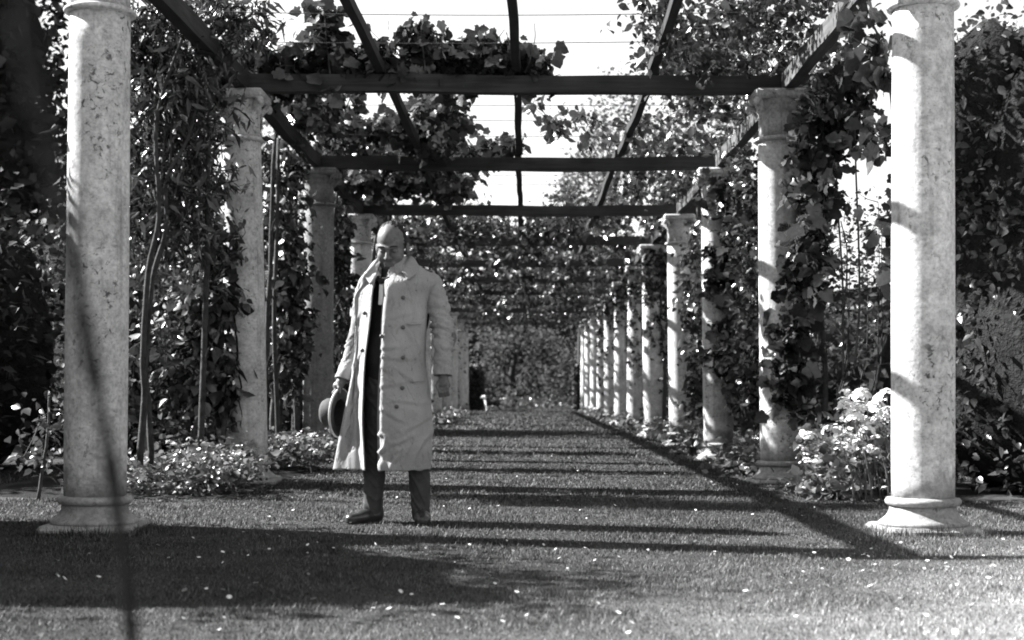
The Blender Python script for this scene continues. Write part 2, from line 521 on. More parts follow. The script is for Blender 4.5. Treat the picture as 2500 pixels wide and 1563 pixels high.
for args in ((4.3, 7.0, 7500, (.008, .022), .0019, 1), (7.0, 10.5, 4600, (.009, .024), .0026, 2), (10.5, 17, 1700, (.010, .028), .0045, 3), (17, 30, 420, (.015, .04), .008, 4), (30, 66, 130, (.025, .06), .018, 5)):
    V, Fc, rd = grass_patch(*args); vs.append(V); fs.append(Fc + b); rs.append(rd); b += len(V)
r = np.random.RandomState(14)
for side in (0, 1):
    for i in range(5):
        n = (900, 420, 300, 200, 150)[i]; cx = (XL, XR)[side]; cy = Y1 + BAY * i
        a = r.uniform(0, 6.283, n); q = .26 * np.minimum(1 / np.maximum(np.abs(np.cos(a)), .01), 1 / np.maximum(np.abs(np.sin(a)), .01)) + np.abs(r.normal(0, .05, n)) + .005
        P = np.stack([cx + q * np.cos(a), cy + q * np.sin(a), np.zeros(n)], 1)
        d = np.stack([np.cos(a + 1.57), np.sin(a + 1.57), 0 * a], 1); hh = r.uniform(.03, (.10, .06, .06, .06, .06)[i], n) * r.uniform(.4, 1, n)
        tip = P + np.stack([r.normal(0, .4, n) * hh, r.normal(0, .4, n) * hh, hh], 1)
        vs.append(np.stack([P - d * .003, P + d * .003, tip], 1).reshape(-1, 3)); fs.append(np.arange(3 * n).reshape(-1, 3) + b); rs.append(np.repeat(r.rand(n), 3)); b += 3 * n
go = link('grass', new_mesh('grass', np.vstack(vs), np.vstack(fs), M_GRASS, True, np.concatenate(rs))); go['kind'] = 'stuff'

# ------------------------------------------------------------------ columns
ORD = ['nearest', 'second', 'third', 'fourth', 'fifth', 'sixth', 'seventh', 'eighth', 'ninth', 'tenth', 'eleventh', 'twelfth and farthest']
H_CAP = 3.42
def make_column():
    t = thing('stone_column', 'x', 'column')
    prof = [(0.176, 0.19), (0.1775, 0.5), (0.178, 1.0), (0.177, 1.6), (0.174, 2.3), (0.171, 2.978)]
    P = crom([(a, z) for a, z in prof], 4)
    v, f = lathe(P, 48); part('shaft', v, f, M_STONE, t)
    ring = lambda r0, z, h: [(r0, z - h), (r0 + .022, z - h * .8), (r0 + .034, z - h * .3), (r0 + .036, z + h * .2), (r0 + .026, z + h * .8), (r0, z + h)]
    v, f = lathe(ring(.178, .172, .026), 48); part('lower_ring', v, f, M_STONE, t)
    v, f = lathe([(.166, 2.972), (.166, 2.984), (.188, 2.985), (.202, 2.992), (.206, 3.002), (.202, 3.012), (.19, 3.02), (.168, 3.022)], 48); part('upper_ring', v, f, M_STONE, t)
    base = [(.250, .038), (.250, .056), (.232, .068), (.205, .092), (.190, .12), (.186, .147)]
    v, f = lathe(base, 48); part('flared_base', v, f, M_STONE, t)
    v, f = box((0, 0, -.004), (.545, .535, .09), Matrix.Rotation(R(2.5), 3, 'Z'), bev=.022)
    v = v + np.array([mnoise.noise_vector(Vector(p * 9)) for p in v]) * .010
    part('plinth', v, f, M_STONE, t, smooth=False)
    neck = [(.168, 3.021), (.167, 3.2), (.168, 3.235), (.182, 3.25), (.186, 3.262), (.18, 3.275), (.185, 3.30), (.215, 3.335)]
    v, f = lathe(neck, 40); cap_o = part('capital', v, f, M_STONE, t)
    v, f = box((0, 0, 3.378), (.47, .47, .083), bev=.02); part('abacus', v, f, M_STONE, t, smooth=False)
    for sx in (-1, 1):
        for sy in (-1, 1):
            p = np.array([(sx * .15, sy * .15, 3.24), (sx * .17, sy * .17, 3.285), (sx * .20, sy * .20, 3.325), (sx * .215, sy * .215, 3.30), (sx * .205, sy * .205, 3.282)])
            v, f = tube(crom(p, 3), [.016, .02, .024, .028, .03, .032, .033, .033, .032, .03, .028, .026, .02], 8)
            part('volute', v, f, M_STONE, cap_o)
    return t
proto = make_column()
LEAN = {(0, 0): .0095, (0, 1): -.02, (0, 2): .008, (0, 3): -.004, (1, 1): -.009, (1, 2): -.012, (1, 3): -.014, (1, 4): -.012, (1, 0): 0.001}
XOFF = {(0, 0): -.03, (0, 1): .03, (1, 1): -.04, (1, 3): .03}
LOOK = {(0, 0): 'nearest column of the left row, grey, speckled with dark lichen half way up',
        (1, 0): 'nearest column of the right row, brightly sunlit, on a broad white plinth',
        (0, 1): 'left column with a long jagged crack, second from the front, leaves up its left side',
        (1, 1): 'second column from the front in the right row, vine leaves climbing its right side',
        (0, 2): 'dim shaded column third from the front in the left row, half hidden by leaves',
        (0, 3): 'pale column seen just behind the left shoulder of the man in the coat',
        (1, 2): 'third column from the front in the right row, leaves crossing its middle',
        (1, 3): 'fourth column from the front in the right row, clear and bright with a plain shaft'}
for side in (0, 1):
    for i in range(NCOL):
        c = proto if (side, i) == (0, 0) else copy_tree(proto)
        c.location = ((XL, XR)[side] + XOFF.get((side, i), 0), Y1 + BAY * i + (0.12 if (side, i) == (0, 0) else 0), 0)
        c.rotation_euler = (0.004 * ((i * 7) % 3 - 1), LEAN.get((side, i), 0.005 * ((i * 5 + side) % 3 - 1)), 0)
        c['label'] = LOOK.get((side, i), '%s stone column from the front in the %s hand row' % (ORD[i], ('left', 'right')[side]))
        c['group'] = 'stone columns along the walk'
        if (side, i) == (0, 1): crack_col = c
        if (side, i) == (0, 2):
            for ch in list(c.children) + [g for q_ in c.children for g in q_.children]: ch.data = ch.data.copy(); ch.data.materials[0] = M_STONE_SHADE
        if i >= 7:
            for ch in [g for q_ in c.children for g in q_.children]:
                if ch.name.startswith('volute'): bpy.data.objects.remove(ch)
# the crack in the second left column
q = [at(x, y, 12.62) for x, y in ((560, 640), (563, 690), (562, 720), (571, 760), (570, 790), (576, 830), (575, 870), (581, 900), (578, 945), (583, 985))]
cx, cy = crack_col.location.x, crack_col.location.y
pts = []
for p in crom(q, 3):
    ox = np.clip(p[0] - cx - LEAN[(0, 1)] * p[2], -.16, .16); rr = .1772
    pts.append((cx + ox + LEAN[(0, 1)] * p[2], cy - math.sqrt(rr * rr - ox * ox), p[2]))
pts = np.array(pts); pts[:, 0] += np.random.RandomState(3).normal(0, .006, len(pts))
v, f = tube(pts, [.004 + .006 * math.sin(math.pi * i / (len(pts) - 1)) for i in range(len(pts))], 5)
o = part('crack', v, f, M_SOIL, crack_col, label='jagged dark crack down the shaft')

# ------------------------------------------------------------------ roof timbers
def timber(name, c, size, mat, label, cat, group, rot=0.0, tilt=0.0):
    Mx = Matrix.Rotation(rot, 3, 'Z') @ Matrix.Rotation(tilt, 3, 'X')
    n = 14; ax = int(np.argmax(size)); s = np.array(size) / 2
    v0, f = box((0, 0, 0), size, bev=.008)
    # cut along its length so that it can sag and wander a little
    o_ax = [a for a in range(3) if a != ax]
    V = []; Fc = []
    cs = [(-1, -1), (1, -1), (1, 1), (-1, 1)]
    r = np.random.RandomState(abs(hash(label)) % 9999 if False else int(abs(c[0] * 137 + c[1] * 31)) % 9999)
    ph = r.uniform(0, 6, 4)
    for k in range(n + 1):
        t = -1 + 2 * k / n
        for a, b_ in cs:
            p = np.zeros(3); p[ax] = t * s[ax]
            p[o_ax[0]] = a * (s[o_ax[0]] + .004 * math.sin(7 * t + ph[0] + a))
            p[o_ax[1]] = b_ * (s[o_ax[1]] + .005 * math.sin(9 * t + ph[1] + b_)) + .008 * math.sin(3 * t + ph[2]) - (0.012 * (1 - t * t) if o_ax[1] == 2 else 0)
            V.append(p)
    for k in range(n):
        for i in range(4):
            j = (i + 1) % 4
            Fc.append((k * 4 + i, k * 4 + j, k * 4 + 4 + j, k * 4 + 4 + i))
    Fc += [(3, 2, 1, 0), tuple(n * 4 + i for i in range(4))]
    V = np.array(V) @ np.array(Mx).T
    o = link(name, new_mesh(name, V, Fc, mat, False), None, tuple(c))
    return tag(o, label, cat, group)
XM = (XL + XR) / 2
for i in range(NCOL):
    timber('cross_beam', (XM, Y1 + BAY * i, H_CAP + .004 + .077), (XR - XL + .62, .115, .15), M_CROSS,
           ('%s heavy dark cross beam over the walk, counted from the front' % ORD[i]) if i < 6 else '%s dark cross beam from the front, half lost among roof leaves' % ORD[i], 'beam', 'cross beams over the walk')
RX = [XL + (XR - XL) * k / 4 for k in range(5)]
side_nm = ['left edge', 'left of centre', 'centre line', 'right of centre', 'right edge']
for i in range(NCOL - 1):
    y0 = Y1 + BAY * i
    for k in range(5):
        if k in (0, 4):
            c = (RX[k], y0 + BAY / 2, H_CAP + .004 + .08); sz = (.10, BAY - .13, .15); nm = 'edge_beam'
            m = M_LONG_OLD if (k == 4 and i < 3) else M_LONG
        else:
            c = (RX[k] + (.0, .035, .0, -.02, .01)[i % 5] * (1 if k != 2 else .4), y0 + BAY / 2, H_CAP + .004 + .155 + .006 + .045); sz = (.07, BAY - .012, .085); nm = 'roof_rafter'
            m = M_LONG
        bays = ['between the first and second', 'between the second and third', 'between the third and fourth', 'between the fourth and fifth']
        lb = 'timber along the %s of the roof, %s beams' % (side_nm[k], bays[i]) if i < 4 else 'leaf hung timber on the %s of the roof past the %s cross beam' % (side_nm[k], ORD[i])
        timber(nm, c, sz, m, lb, 'beam', 'lengthwise timbers of the roof', rot=(((i * 3 + k * 5) % 5) - 2) * .0035 if k not in (0, 4) else 0)


# ------------------------------------------------------------------ climbing plants
def plant(name, label, cat, base, stems, P, size, tpl, mat, seed, group=None, droop=0.7, flat=0.6, single=0, far_tpl=None, stem_mat=None, stem_name='stem'):
    r = np.random.RandomState(seed)
    t = thing(name, label, cat, base, group)
    for poly, r0, r1 in stems:
        poly = np.asarray(poly); rad = np.linspace(r0, r1, len(poly))
        v, f = tube(poly, rad, 7); part(stem_name, v, f, stem_mat or M_STEM, t)
    if P is not None and len(P):
        size = (size[0] * .74, size[1] * .84)
        P = np.asarray(P)
        if len(P) > 150 and P[:, 1].mean() < 27:
            Q = P[r.rand(len(P)) < (.25 if (' half ' in label or 'roofing' in label or 'over the' in label) else 1.0)]
            P = np.vstack([P, Q + r.normal(0, .07, Q.shape)])
        m = int(min(90, max(12, len(P) // 14)))
        Q = P[r.choice(len(P), m, replace=False)]
        nodes = [np.asarray(s_[0]) for s_ in stems]
        nodes = np.vstack([np.asarray(n_) for n_ in nodes]) if nodes else Q[:1]
        D = np.linalg.norm(Q[:, None] - nodes[None], axis=2).min(1)
        mb = MB()
        for q in Q[np.argsort(D)]:
            dd = np.linalg.norm(nodes - q, axis=1); a = nodes[dd.argmin()]
            if dd.min() > .02 and dd.min() < 1.6:
                mid = (a + q) / 2 + r.normal(0, .12 * dd.min(), 3) - np.array((0, 0, .08 * dd.min()))
                mb.add(*tube([a, mid, q], [.0055, .004, .0025], 4, False))
            nodes = np.vstack([nodes, q])
        if mb.v: part('twigs', mb.v, mb.f, stem_mat or M_STEM, t, stuff=True)
        # leaves gather along the twigs
        k_ = np.linalg.norm(P[:, None] - Q[None], axis=2) if len(P) * m < 400000 else None
        if k_ is not None:
            P = P + (Q[k_.argmin(1)] - P) * (r.rand(len(P)) * .55)[:, None]
        put_leaves(t, P, size, tpl, mat, r, droop, flat, single, far_tpl)
    return t
def px(pts, d):
    """a wandering line through layout points, all d metres away (or each with its own distance)"""
    return np.array([at(p[0], p[1], p[2] if len(p) > 2 else d) for p in pts])
def rz(pts, z=3.80):
    """points lying on the roof, z metres up, on the sight lines of the given layout points"""
    return np.array([at(p[0], p[1], (z + .10 * math.sin(p[0]) - CAM_H) * F_PX / (925.0 - p[1])) for p in pts])
VG = 'climbing vines on the pergola'
r = np.random.RandomState(21)

# -- left side, between the first and third columns
st = wob(px([(500, 1090), (530, 1000), (524, 850), (500, 640), (478, 420), (474, 240), (500, 170)], 12.42), 5, .012, 1)
st2 = wob(px([(448, 1060, 12.2), (470, 990, 12.2), (520, 940, 12.3), (532, 880, 12.4)], 12), 5, .012, 2)
P = np.vstack([along(st, 520, (.06, .06, .10), r, .18, 1.0), along(st, 120, (.05, .06, .08), r, .45, 1.0),
               clumps(px([(505, 640), (480, 720), (515, 700), (470, 790), (440, 850), (490, 860), (520, 560), (425, 880), (460, 915)], 12.3), 560, (.10, .08, .09), r)])
plant('climbing_vine', 'vine with drooping narrow leaves climbing the left side of the cracked column', 'vine', st[0], [(st, .026, .012), (st2, .02, .012)], P, (.09, .17), 'ovate', M_VINE, 31, VG, 1.0, .55, 260)

st = wob(px([(640, 1050, 15), (650, 900, 15.1), (672, 700, 15.2), (690, 450, 15.4), (660, 360, 15.5)], 15), 5, .015, 3)
st2 = wob(px([(700, 1045, 16.0), (695, 820, 16.0), (690, 600, 15.9), (692, 430, 15.8)], 15), 5, .012, 4)
C = px([(640, 380), (680, 400), (690, 440), (640, 470), (670, 520), (690, 560), (650, 600), (690, 660), (660, 720), (640, 790), (680, 800), (690, 850), (640, 860), (680, 900), (640, 640), (620, 540), (700, 730), (660, 830), (625, 680), (700, 780), (670, 600), (700, 640)], 15.3)
P = clumps(C, 1250, (.10, .18, .15), r)
plant('climbing_vine', 'dense dark curtain of vine filling the gap between the second and third left columns', 'vine', st[0], [(st, .03, .014), (st2, .022, .012)], P, (.09, .16), 'ovate', M_VINE, 32, VG, 1.0, .5, 200)

C = px([(792, 520), (800, 570), (790, 640), (800, 700), (795, 760), (800, 830), (792, 880), (800, 910), (790, 600)], 19.5)
st = wob(px([(806, 1020), (800, 800), (806, 560), (800, 480)], 19.5), 6, .02, 5)
plant('climbing_vine', 'vine growing between the third and fourth left columns beside the coat sleeve', 'vine', st[0], [(st, .03, .014)], clumps(C, 1500, (.085, .3, .16), r), (.10, .17), 'ovate', M_VINE, 33, VG, .9, .5, 60)

# -- slim young trees behind the left row
t1 = wob(px([(330, 1100), (340, 950), (338, 860), (352, 640), (374, 520), (368, 360), (378, 240), (430, 90)], 10.9), 5, .010, 6)
t2 = wob(px([(356, 1095), (352, 960), (346, 860), (362, 660), (392, 540), (396, 420), (440, 330), (470, 230)], 11.0), 5, .010, 7)
C = np.vstack([px([(330, 60), (370, 120), (420, 50), (470, 100), (340, 180), (400, 170), (440, 180), (330, 240), (395, 260), (440, 250), (480, 30), (540, 20)], 11.3),
               px([(320, 330), (370, 330), (420, 330), (440, 290), (400, 400), (450, 420), (330, 470), (390, 480), (440, 490), (330, 530), (420, 560), (350, 420)], 11.6)])
C = C + r.normal(0, 1, C.shape) * np.array((.05, .20, .05))
brs = []
for k in range(9):
    a = t1[18 + 2 * k] if k % 2 else t2[14 + 2 * k]
    b_ = C[r.randint(len(C))]
    brs.append((wob([a, (a + b_) / 2 + np.array((0, 0, .08)), b_], 4, .01, 60 + k), .010, .003))
plant('young_tree', 'slim twin stemmed young tree behind the left row, drooping narrow leaves against the sky', 'tree', t1[0], [(t1, .029, .011), (t2, .026, .009)] + brs, clumps(C, 3800, (.15, .12, .13), r), (.10, .18), 'lance', M_VINE, 34, None, .9, .5, 250, stem_mat=M_BARK, stem_name='trunk')
# low tangle under those stems
C = px([(330, 720), (350, 800), (380, 700), (400, 790), (330, 860), (370, 880), (440, 760), (320, 950), (400, 960), (430, 1000), (340, 1020), (470, 1020)], 12.6)
st = wob(px([(430, 1060, 12.6), (450, 960, 12.6), (455, 900, 12.6)], 12.6), 5, .01, 8)
plant('shrub', 'low loose shrub under the slim twin stemmed tree', 'shrub', st[0], [(st, .018, .01)], clumps(C, 620, (.16, .45, .14), r), (.06, .12), 'ovate', M_HEDGE, 35, None, .6, .5, 80)

# -- roof vines, bay by bay
def roof(x0, x1, y0, y1, n, r, zc=3.76, zs=.14, keep=None):
    K = max(12, n // 28)
    C = np.stack([r.uniform(x0, x1, K), r.uniform(y0, y1, K), zc + np.abs(r.normal(0, zs, K)) - .05], 1)
    if keep is not None: C = C[keep(C)]
    P = clumps(C, n, (.13, .13, .10), r)
    return P
def rise(side, i, z=3.5, dx=0.0, seed=0):
    x = (XL - .14, XR + .16)[side] + dx; y = Y1 + BAY * i - .1
    return wob([(x, y, 0), (x + .04, y, 1.1), (x - .03, y - .04, 2.2), (x, y, z)], 5, .015, seed)
# the vine that runs along the top of the second cross beam
bt = wob([at(590, 176, 12.76), at(700, 172, 12.74), at(830, 174, 12.76), at(960, 170, 12.74), at(1100, 168, 12.76), at(1270, 166, 12.74)], 5, .02, 9)
C = px([(560, 110), (600, 130), (640, 110), (690, 150), (720, 140), (765, 30), (755, 60), (780, 80), (760, 110), (790, 120), (775, 150), (840, 150), (880, 120), (900, 130), (930, 150), (960, 150), (985, 90), (1000, 70), (1010, 100), (1030, 130), (1000, 150), (1040, 165), (1075, 140), (1090, 120), (1130, 150), (1165, 110), (1160, 140), (1190, 150), (1230, 140), (1255, 120), (1240, 160), (1270, 170), (1150, 165), (640, 155), (850, 165)], 12.76)
P = np.vstack([clumps(C, 760, (.085, .12, .065), r), along(bt, 150, (.08, .06, .05), r)])
tw = [(wob([at(780, 178, 12.6), at(770, 90, 12.6), at(765, 20, 12.6)], 4, .01, 71), .008, .003), (wob([at(1005, 172, 12.6), at(1000, 110, 12.6), at(985, 55, 12.6)], 4, .01, 72), .008, .003), (wob([at(1165, 172, 12.6), at(1160, 120, 12.6), at(1190, 70, 12.6)], 4, .01, 73), .008, .003), (wob([at(1240, 172, 12.6), at(1262, 100, 12.6), at(1265, 60, 12.6)], 4, .01, 74), .006, .003)]
plant('climbing_vine', 'vine with upright leafy tufts lying along the top of the second cross beam', 'vine', bt[0], [(bt, .02, .01)] + tw, P, (.09, .16), 'lobed', M_VINE, 36, VG, .6, .4, 290)
# left roof masses
P = roof(-2.75, -.75, 12.8, 17.0, 1700, r, 3.76, .12, lambda C: ~((np.abs(C[:, 0] + 1.42) < .36) & (C[:, 1] > 12.9) & (C[:, 1] < 15.7)))
P = np.vstack([P, clumps(rz([(1020, 290, 14.4), (1060, 300, 14.6), (1040, 260, 14.2), (1060, 330, 15.2), (1090, 350, 15.8), (1140, 355, 16.3), (1180, 350, 16.4), (980, 320, 15), (1010, 345, 15.6), (930, 370, 16), (970, 385, 16.4), (1200, 345, 16.5)]), 800, (.12, .2, .09), r)])
stl = rise(0, 2, 3.55, -.1, 10)
plant('climbing_vine', 'thick vine roofing the left half between the second and third cross beams', 'vine', stl[0], [(stl, .03, .015)], P, (.09, .16), 'lobed', M_VINE, 37, VG, .7, .5, 280)
P = roof(-2.75, -.95, 17.1, 21.4, 2000, r, 3.74, .12)
P = np.vstack([P, clumps(rz([(1000, 420, 18), (1050, 430, 18.3), (1080, 420, 18.2), (1060, 450, 19), (1020, 455, 19.2), (960, 440, 18.6), (920, 420, 18), (1085, 450, 19)]), 300, (.11, .2, .10), r)])
stl = rise(0, 3, 3.55, -.1, 11)
plant('climbing_vine', 'vine roofing the left side between the third and fourth cross beams', 'vine', stl[0], [(stl, .03, .015)], P, (.10, .17), 'lobed', M_VINE, 38, VG, .7, .5, 160)
# right roof masses
P = np.vstack([roof(1.6, 2.7, 8.8, 12.6, 1700, r, 3.86, .22), clumps(rz([(1560, 20, 9.9), (1570, 60, 10.2), (1600, 90, 10.6), (1590, 120, 11), (1650, 130, 11.2), (1630, 170, 12), (1560, 160, 12.2), (1690, 120, 11), (1720, 60, 10.6), (1700, 20, 10.4), (1750, 130, 11.5), (1800, 60, 11), (1840, 150, 12), (1780, 170, 12.2), (1880, 100, 11.5), (1900, 30, 11), (1760, 20, 10.6), (1940, 180, 11.8)]), 2500, (.13, .2, .11), r)])
stl = rise(1, 1, 3.5, .12, 12)
plant('climbing_vine', 'bushy vine heaped over the right edge beam between the first and second columns', 'vine', stl[0], [(stl, .028, .014)], P, (.06, .11), 'ovate', M_VINE, 39, VG, .7, .5, 290)
P = np.vstack([roof(1.1, 2.6, 12.8, 17, 1100, r, 3.74, .16), clumps(rz([(1270, 255, 13.5), (1300, 270, 13.6), (1330, 260, 13.5), (1300, 295, 14.2), (1370, 270, 13.8), (1350, 310, 14.5), (1420, 290, 14), (1400, 340, 15.2), (1440, 330, 15), (1470, 370, 16), (1480, 300, 14.2), (1440, 385, 16.2), (1530, 300, 14), (1560, 350, 15)]), 300, (.10, .2, .08), r)])
stl = rise(1, 2, 3.5, .1, 13)
plant('climbing_vine', 'vine hanging over the right half between the second and third cross beams', 'vine', stl[0], [(stl, .028, .014)], P, (.09, .15), 'ovate', M_VINE, 40, VG, .8, .5, 280)
P = np.vstack([roof(1.45, 2.6, 17.1, 21.4, 1100, r, 3.74, .14), clumps(rz([(1500, 440, 18.4), (1530, 400, 17.5), (1560, 450, 18.8), (1600, 430, 18.4), (1640, 470, 19.4), (1600, 480, 20)]), 300, (.12, .2, .12), r)])
stl = rise(1, 3, 3.5, .1, 14)
plant('climbing_vine', 'vine over the right side between the third and fourth cross beams', 'vine', stl[0], [(stl, .028, .014)], P, (.10, .16), 'ovate', M_VINE, 41, VG, .8, .5, 120)
P = np.vstack([roof(-2.7, -.7, 21.6, 25.8, 1100, r, 3.6, .14), roof(-.7, .8, 23.6, 25.8, 420, r, 3.55, .10), roof(.4, 2.6, 21.8, 25.8, 1100, r, 3.65, .2)])
stl = rise(0, 4, 3.5, 0, 15)
plant('climbing_vine', 'ragged vine edging the open sky just beyond the fourth cross beam', 'vine', stl[0], [(stl, .03, .015)], P, (.11, .18), 'lobed', M_VINE_PALE, 42, VG, .7, .5, 80, 'simple')
for i in range(4, NCOL - 1):
    y0 = Y1 + BAY * i
    for s in (0, 1):
        xs = (-2.7, XM) if s == 0 else (XM, 2.5)
        P = roof(xs[0], xs[1], y0, y0 + BAY, 1500, r, 3.55, .2)
        # some hangs down the side
        xe = (XL - .15, XR + .22)[s]
        P = np.vstack([P, np.stack([xe + r.normal(0, .14, 420), r.uniform(y0, y0 + BAY, 420), 3.6 - np.abs(r.normal(0, .6 if s else 1.0, 420))], 1)])
        stl = rise(s, i, 3.5, 0, 100 + i * 2 + s)
        plant('climbing_vine', 'leafy vine roofing the far %s side of the shaded walk, near the %s column' % (('left', 'right')[s], ORD[i + 1].split(' ')[0]), 'vine', stl[0], [(stl, .035, .02)], P, (.12, .20), 'simple', M_VINE, 200 + 2 * i + s, VG, .7, .5)

# -- right side vines
st = wob(px([(1890, 1120), (1885, 980), (1892, 850), (1890, 700), (1898, 560), (1904, 420), (1900, 300)], 12.6), 5, .012, 16)
C = px([(1880, 960), (1865, 900), (1835, 830), (1850, 790), (1870, 810), (1885, 870), (1840, 900), (1890, 760), (1890, 700), (1900, 640), (1885, 600), (1905, 560), (1900, 500), (1910, 450), (1880, 660)], 12.45)
plant('climbing_vine', 'vine with broad leaves climbing the right side of the second right hand column', 'vine', st[0], [(st, .02, .01)], np.vstack([clumps(C, 330, (.05, .08, .08), r), along(st, 110, (.05, .06, .08), r, .3)]), (.09, .16), 'lobed', M_VINE, 43, VG, .8, .4, 290)
st = wob(px([(1990, 900, 11.9), (1992, 720, 11.9), (1980, 520, 11.9), (1972, 350, 11.9), (1960, 220, 11.9)], 12), 6, .006, 17)
st2 = wob(px([(2018, 870, 11.7), (2028, 700, 11.7), (2022, 450, 11.7), (2014, 210, 11.7)], 12), 6, .006, 18)
st3 = wob(px([(1995, 720, 11.9), (2000, 600, 11.9), (1985, 520, 11.9)], 12), 6, .004, 19)
C = px([(1930, 250), (1960, 260), (1990, 240), (1950, 300), (1920, 320), (1900, 360), (1985, 310), (2010, 290), (1960, 340), (1935, 400), (1910, 440), (1940, 470), (1910, 520), (1925, 580), (1900, 600), (1975, 220), (1950, 220), (2000, 190), (1990, 160), (1890, 680), (1915, 650), (1940, 350), (2040, 230)], 11.8)
plant('climbing_vine', 'vine on thin upright stems dangling leaves between the first two right columns', 'vine', (st[0][0], st[0][1], 0), [(st, .010, .007), (st2, .011, .007), (st3, .006, .005)], clumps(C, 640, (.09, .16, .10), r), (.08, .15), 'lobed', M_VINE, 44, VG, .9, .4, 290)
C = px([(2060, 200), (2085, 240), (2050, 260), (2090, 300), (2070, 330), (2090, 350), (2100, 420), (2090, 480), (2080, 520), (2050, 120), (2080, 90), (2040, 60), (2090, 150), (2000, 110), (2020, 30), (2085, 590), (2100, 640), (1990, 70), (2070, 20), (2095, 680), (2080, 160)], 9.0)
st = wob(px([(2135, 900, 8.9), (2125, 700, 8.9), (2115, 500, 8.9), (2110, 300, 8.9), (2080, 100, 9.0), (2020, 10, 9.2)], 9), 6, .008, 20)
plant('climbing_vine', 'large lobed vine leaves reaching out from behind the nearest right column', 'vine', (st[0][0], st[0][1], 0), [(st, .014, .006)], clumps(C, 120, (.06, .10, .07), r), (.10, .17), 'lobed', M_VINE, 45, VG, .8, .4, 95)
# masses between the third and fifth right columns
C = px([(1660, 560), (1650, 620), (1670, 680), (1645, 720), (1660, 790), (1650, 850), (1665, 910), (1650, 960), (1640, 660), (1675, 750)], 20)
st = wob(px([(1655, 1040), (1650, 800), (1660, 560), (1665, 480)], 20), 6, .02, 21)
plant('climbing_vine', 'vine filling the gap between the third and fourth right hand columns', 'vine', st[0], [(st, .03, .015)], clumps(C, 1500, (.10, .4, .16), r), (.10, .16), 'ovate', M_VINE, 46, VG, .8, .5, 60)
C = px([(1720, 800), (1700, 830), (1690, 860), (1735, 850), (1745, 780), (1740, 700), (1750, 620), (1735, 560), (1745, 520), (1720, 640), (1700, 610), (1715, 680), (1745, 900), (1755, 950), (1740, 460), (1700, 450), (1770, 500), (1690, 660)], 16.7)
st = wob(px([(1760, 1060), (1742, 930), (1738, 700), (1742, 480), (1750, 410)], 16.8), 6, .02, 22)
st2 = wob(px([(1775, 1060), (1738, 880), (1715, 800)], 16.8), 6, .02, 23)
plant('climbing_vine', 'vine with pale leaves wrapped across the third right hand column', 'vine', st[0], [(st, .022, .012), (st2, .018, .01)], clumps(C, 800, (.085, .12, .11), r), (.09, .16), 'lobed', M_VINE, 47, VG, .8, .45, 240)
C = px([(1790, 580), (1785, 640), (1790, 700), (1780, 760), (1775, 820), (1785, 880), (1780, 940), (1775, 520), (1790, 480), (1760, 420), (1800, 440)], 15.2)
st = wob(px([(1800, 1080), (1790, 800), (1785, 560), (1790, 440)], 15.2), 6, .02, 24)
plant('climbing_vine', 'vine curtain between the second and third right hand columns', 'vine', st[0], [(st, .02, .012)], clumps(C, 1500, (.12, .3, .15), r), (.08, .14), 'ovate', M_VINE, 48, VG, .8, .5, 160)
for i in range(3, 9):
    y0 = Y1 + BAY * i + .25
    n = 700; P = np.stack([XR + .17 + np.abs(r.normal(0, .12, n)), y0 + r.uniform(0, 2.6, n), r.uniform(.3, 3.3, n)], 1)
    if i > 3:
        a_ = r.uniform(-2.6, .9, 420); zz = 3.45 - np.abs(r.normal(0, .75 + .2 * (i % 3), 420)); P = np.vstack([P, np.stack([XR + (.2 + .06 * r.rand(420)) * np.cos(a_), y0 - .25 + (.2 + .06 * r.rand(420)) * np.sin(a_), np.maximum(zz, .5)], 1)])
    st = rise(1, i, 3.4, .1, 300 + i)
    plant('climbing_vine', 'vine growing up behind the %s right hand column' % ORD[i], 'vine', st[0], [(st, .025, .015)], P, (.10, .17), 'simple', M_VINE, 320 + i, VG, .8, .5)

# ------------------------------------------------------------------ hedges, shrubs and trees around the walk
def blob_surface(c, rad, n, r, k=22, sig=.22):
    """leaf clumps over the skin of a rounded mass"""
    C = ell(c, rad, k * 3, r, .82)
    h = int(n * .45)
    return np.vstack([clumps(C, n - h, (sig, sig, sig), r), ell(c, np.array(rad) * 1.02, h, r, .86)])
def mass(name, label, cat, blobs, n, size, mat, seed, tpl='simple', core=True, droop=.5, flat=.5, trunk=None, sig=.22, group=None, single=0, core_k=.80, trunk_mat=None):
    r = np.random.RandomState(seed)
    base = (blobs[0][0][0], blobs[0][0][1], 0)
    t = thing(name, label, cat, base, group)
    if trunk is not None:
        for poly, a, b_ in trunk:
            v, f = tube(poly, np.linspace(a, b_, len(poly)), 8); part('trunk', v, f, trunk_mat or M_BARK, t)
    tot = sum(b[1][0] * b[1][2] + b[1][1] * b[1][2] for b in blobs)
    Ps = [blob_surface(c, rad, int(n * (rad[0] * rad[2] + rad[1] * rad[2]) / tot), r, max(14, int(n / 60)), sig) for c, rad in blobs]
    P = np.vstack(Ps); P = P[P[:, 2] > .03]
    put_leaves(t, P, size, tpl, mat, r, droop, flat, single, None, 'foliage')
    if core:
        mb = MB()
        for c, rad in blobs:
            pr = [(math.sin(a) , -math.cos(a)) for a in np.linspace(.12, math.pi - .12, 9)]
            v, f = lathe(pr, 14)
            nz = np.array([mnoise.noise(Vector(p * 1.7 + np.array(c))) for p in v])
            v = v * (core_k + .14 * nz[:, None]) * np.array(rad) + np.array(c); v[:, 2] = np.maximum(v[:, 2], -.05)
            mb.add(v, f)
        part('dark_core', mb.v, mb.f, M_YEW_CORE, t, True)  # solid dark lumps standing for the shade inside the leaves
    return t
M_YEW_CORE = simple('inner_shade', 0.02, 0.95, 0.05, 9, 0.4, 1.0, 0.05)

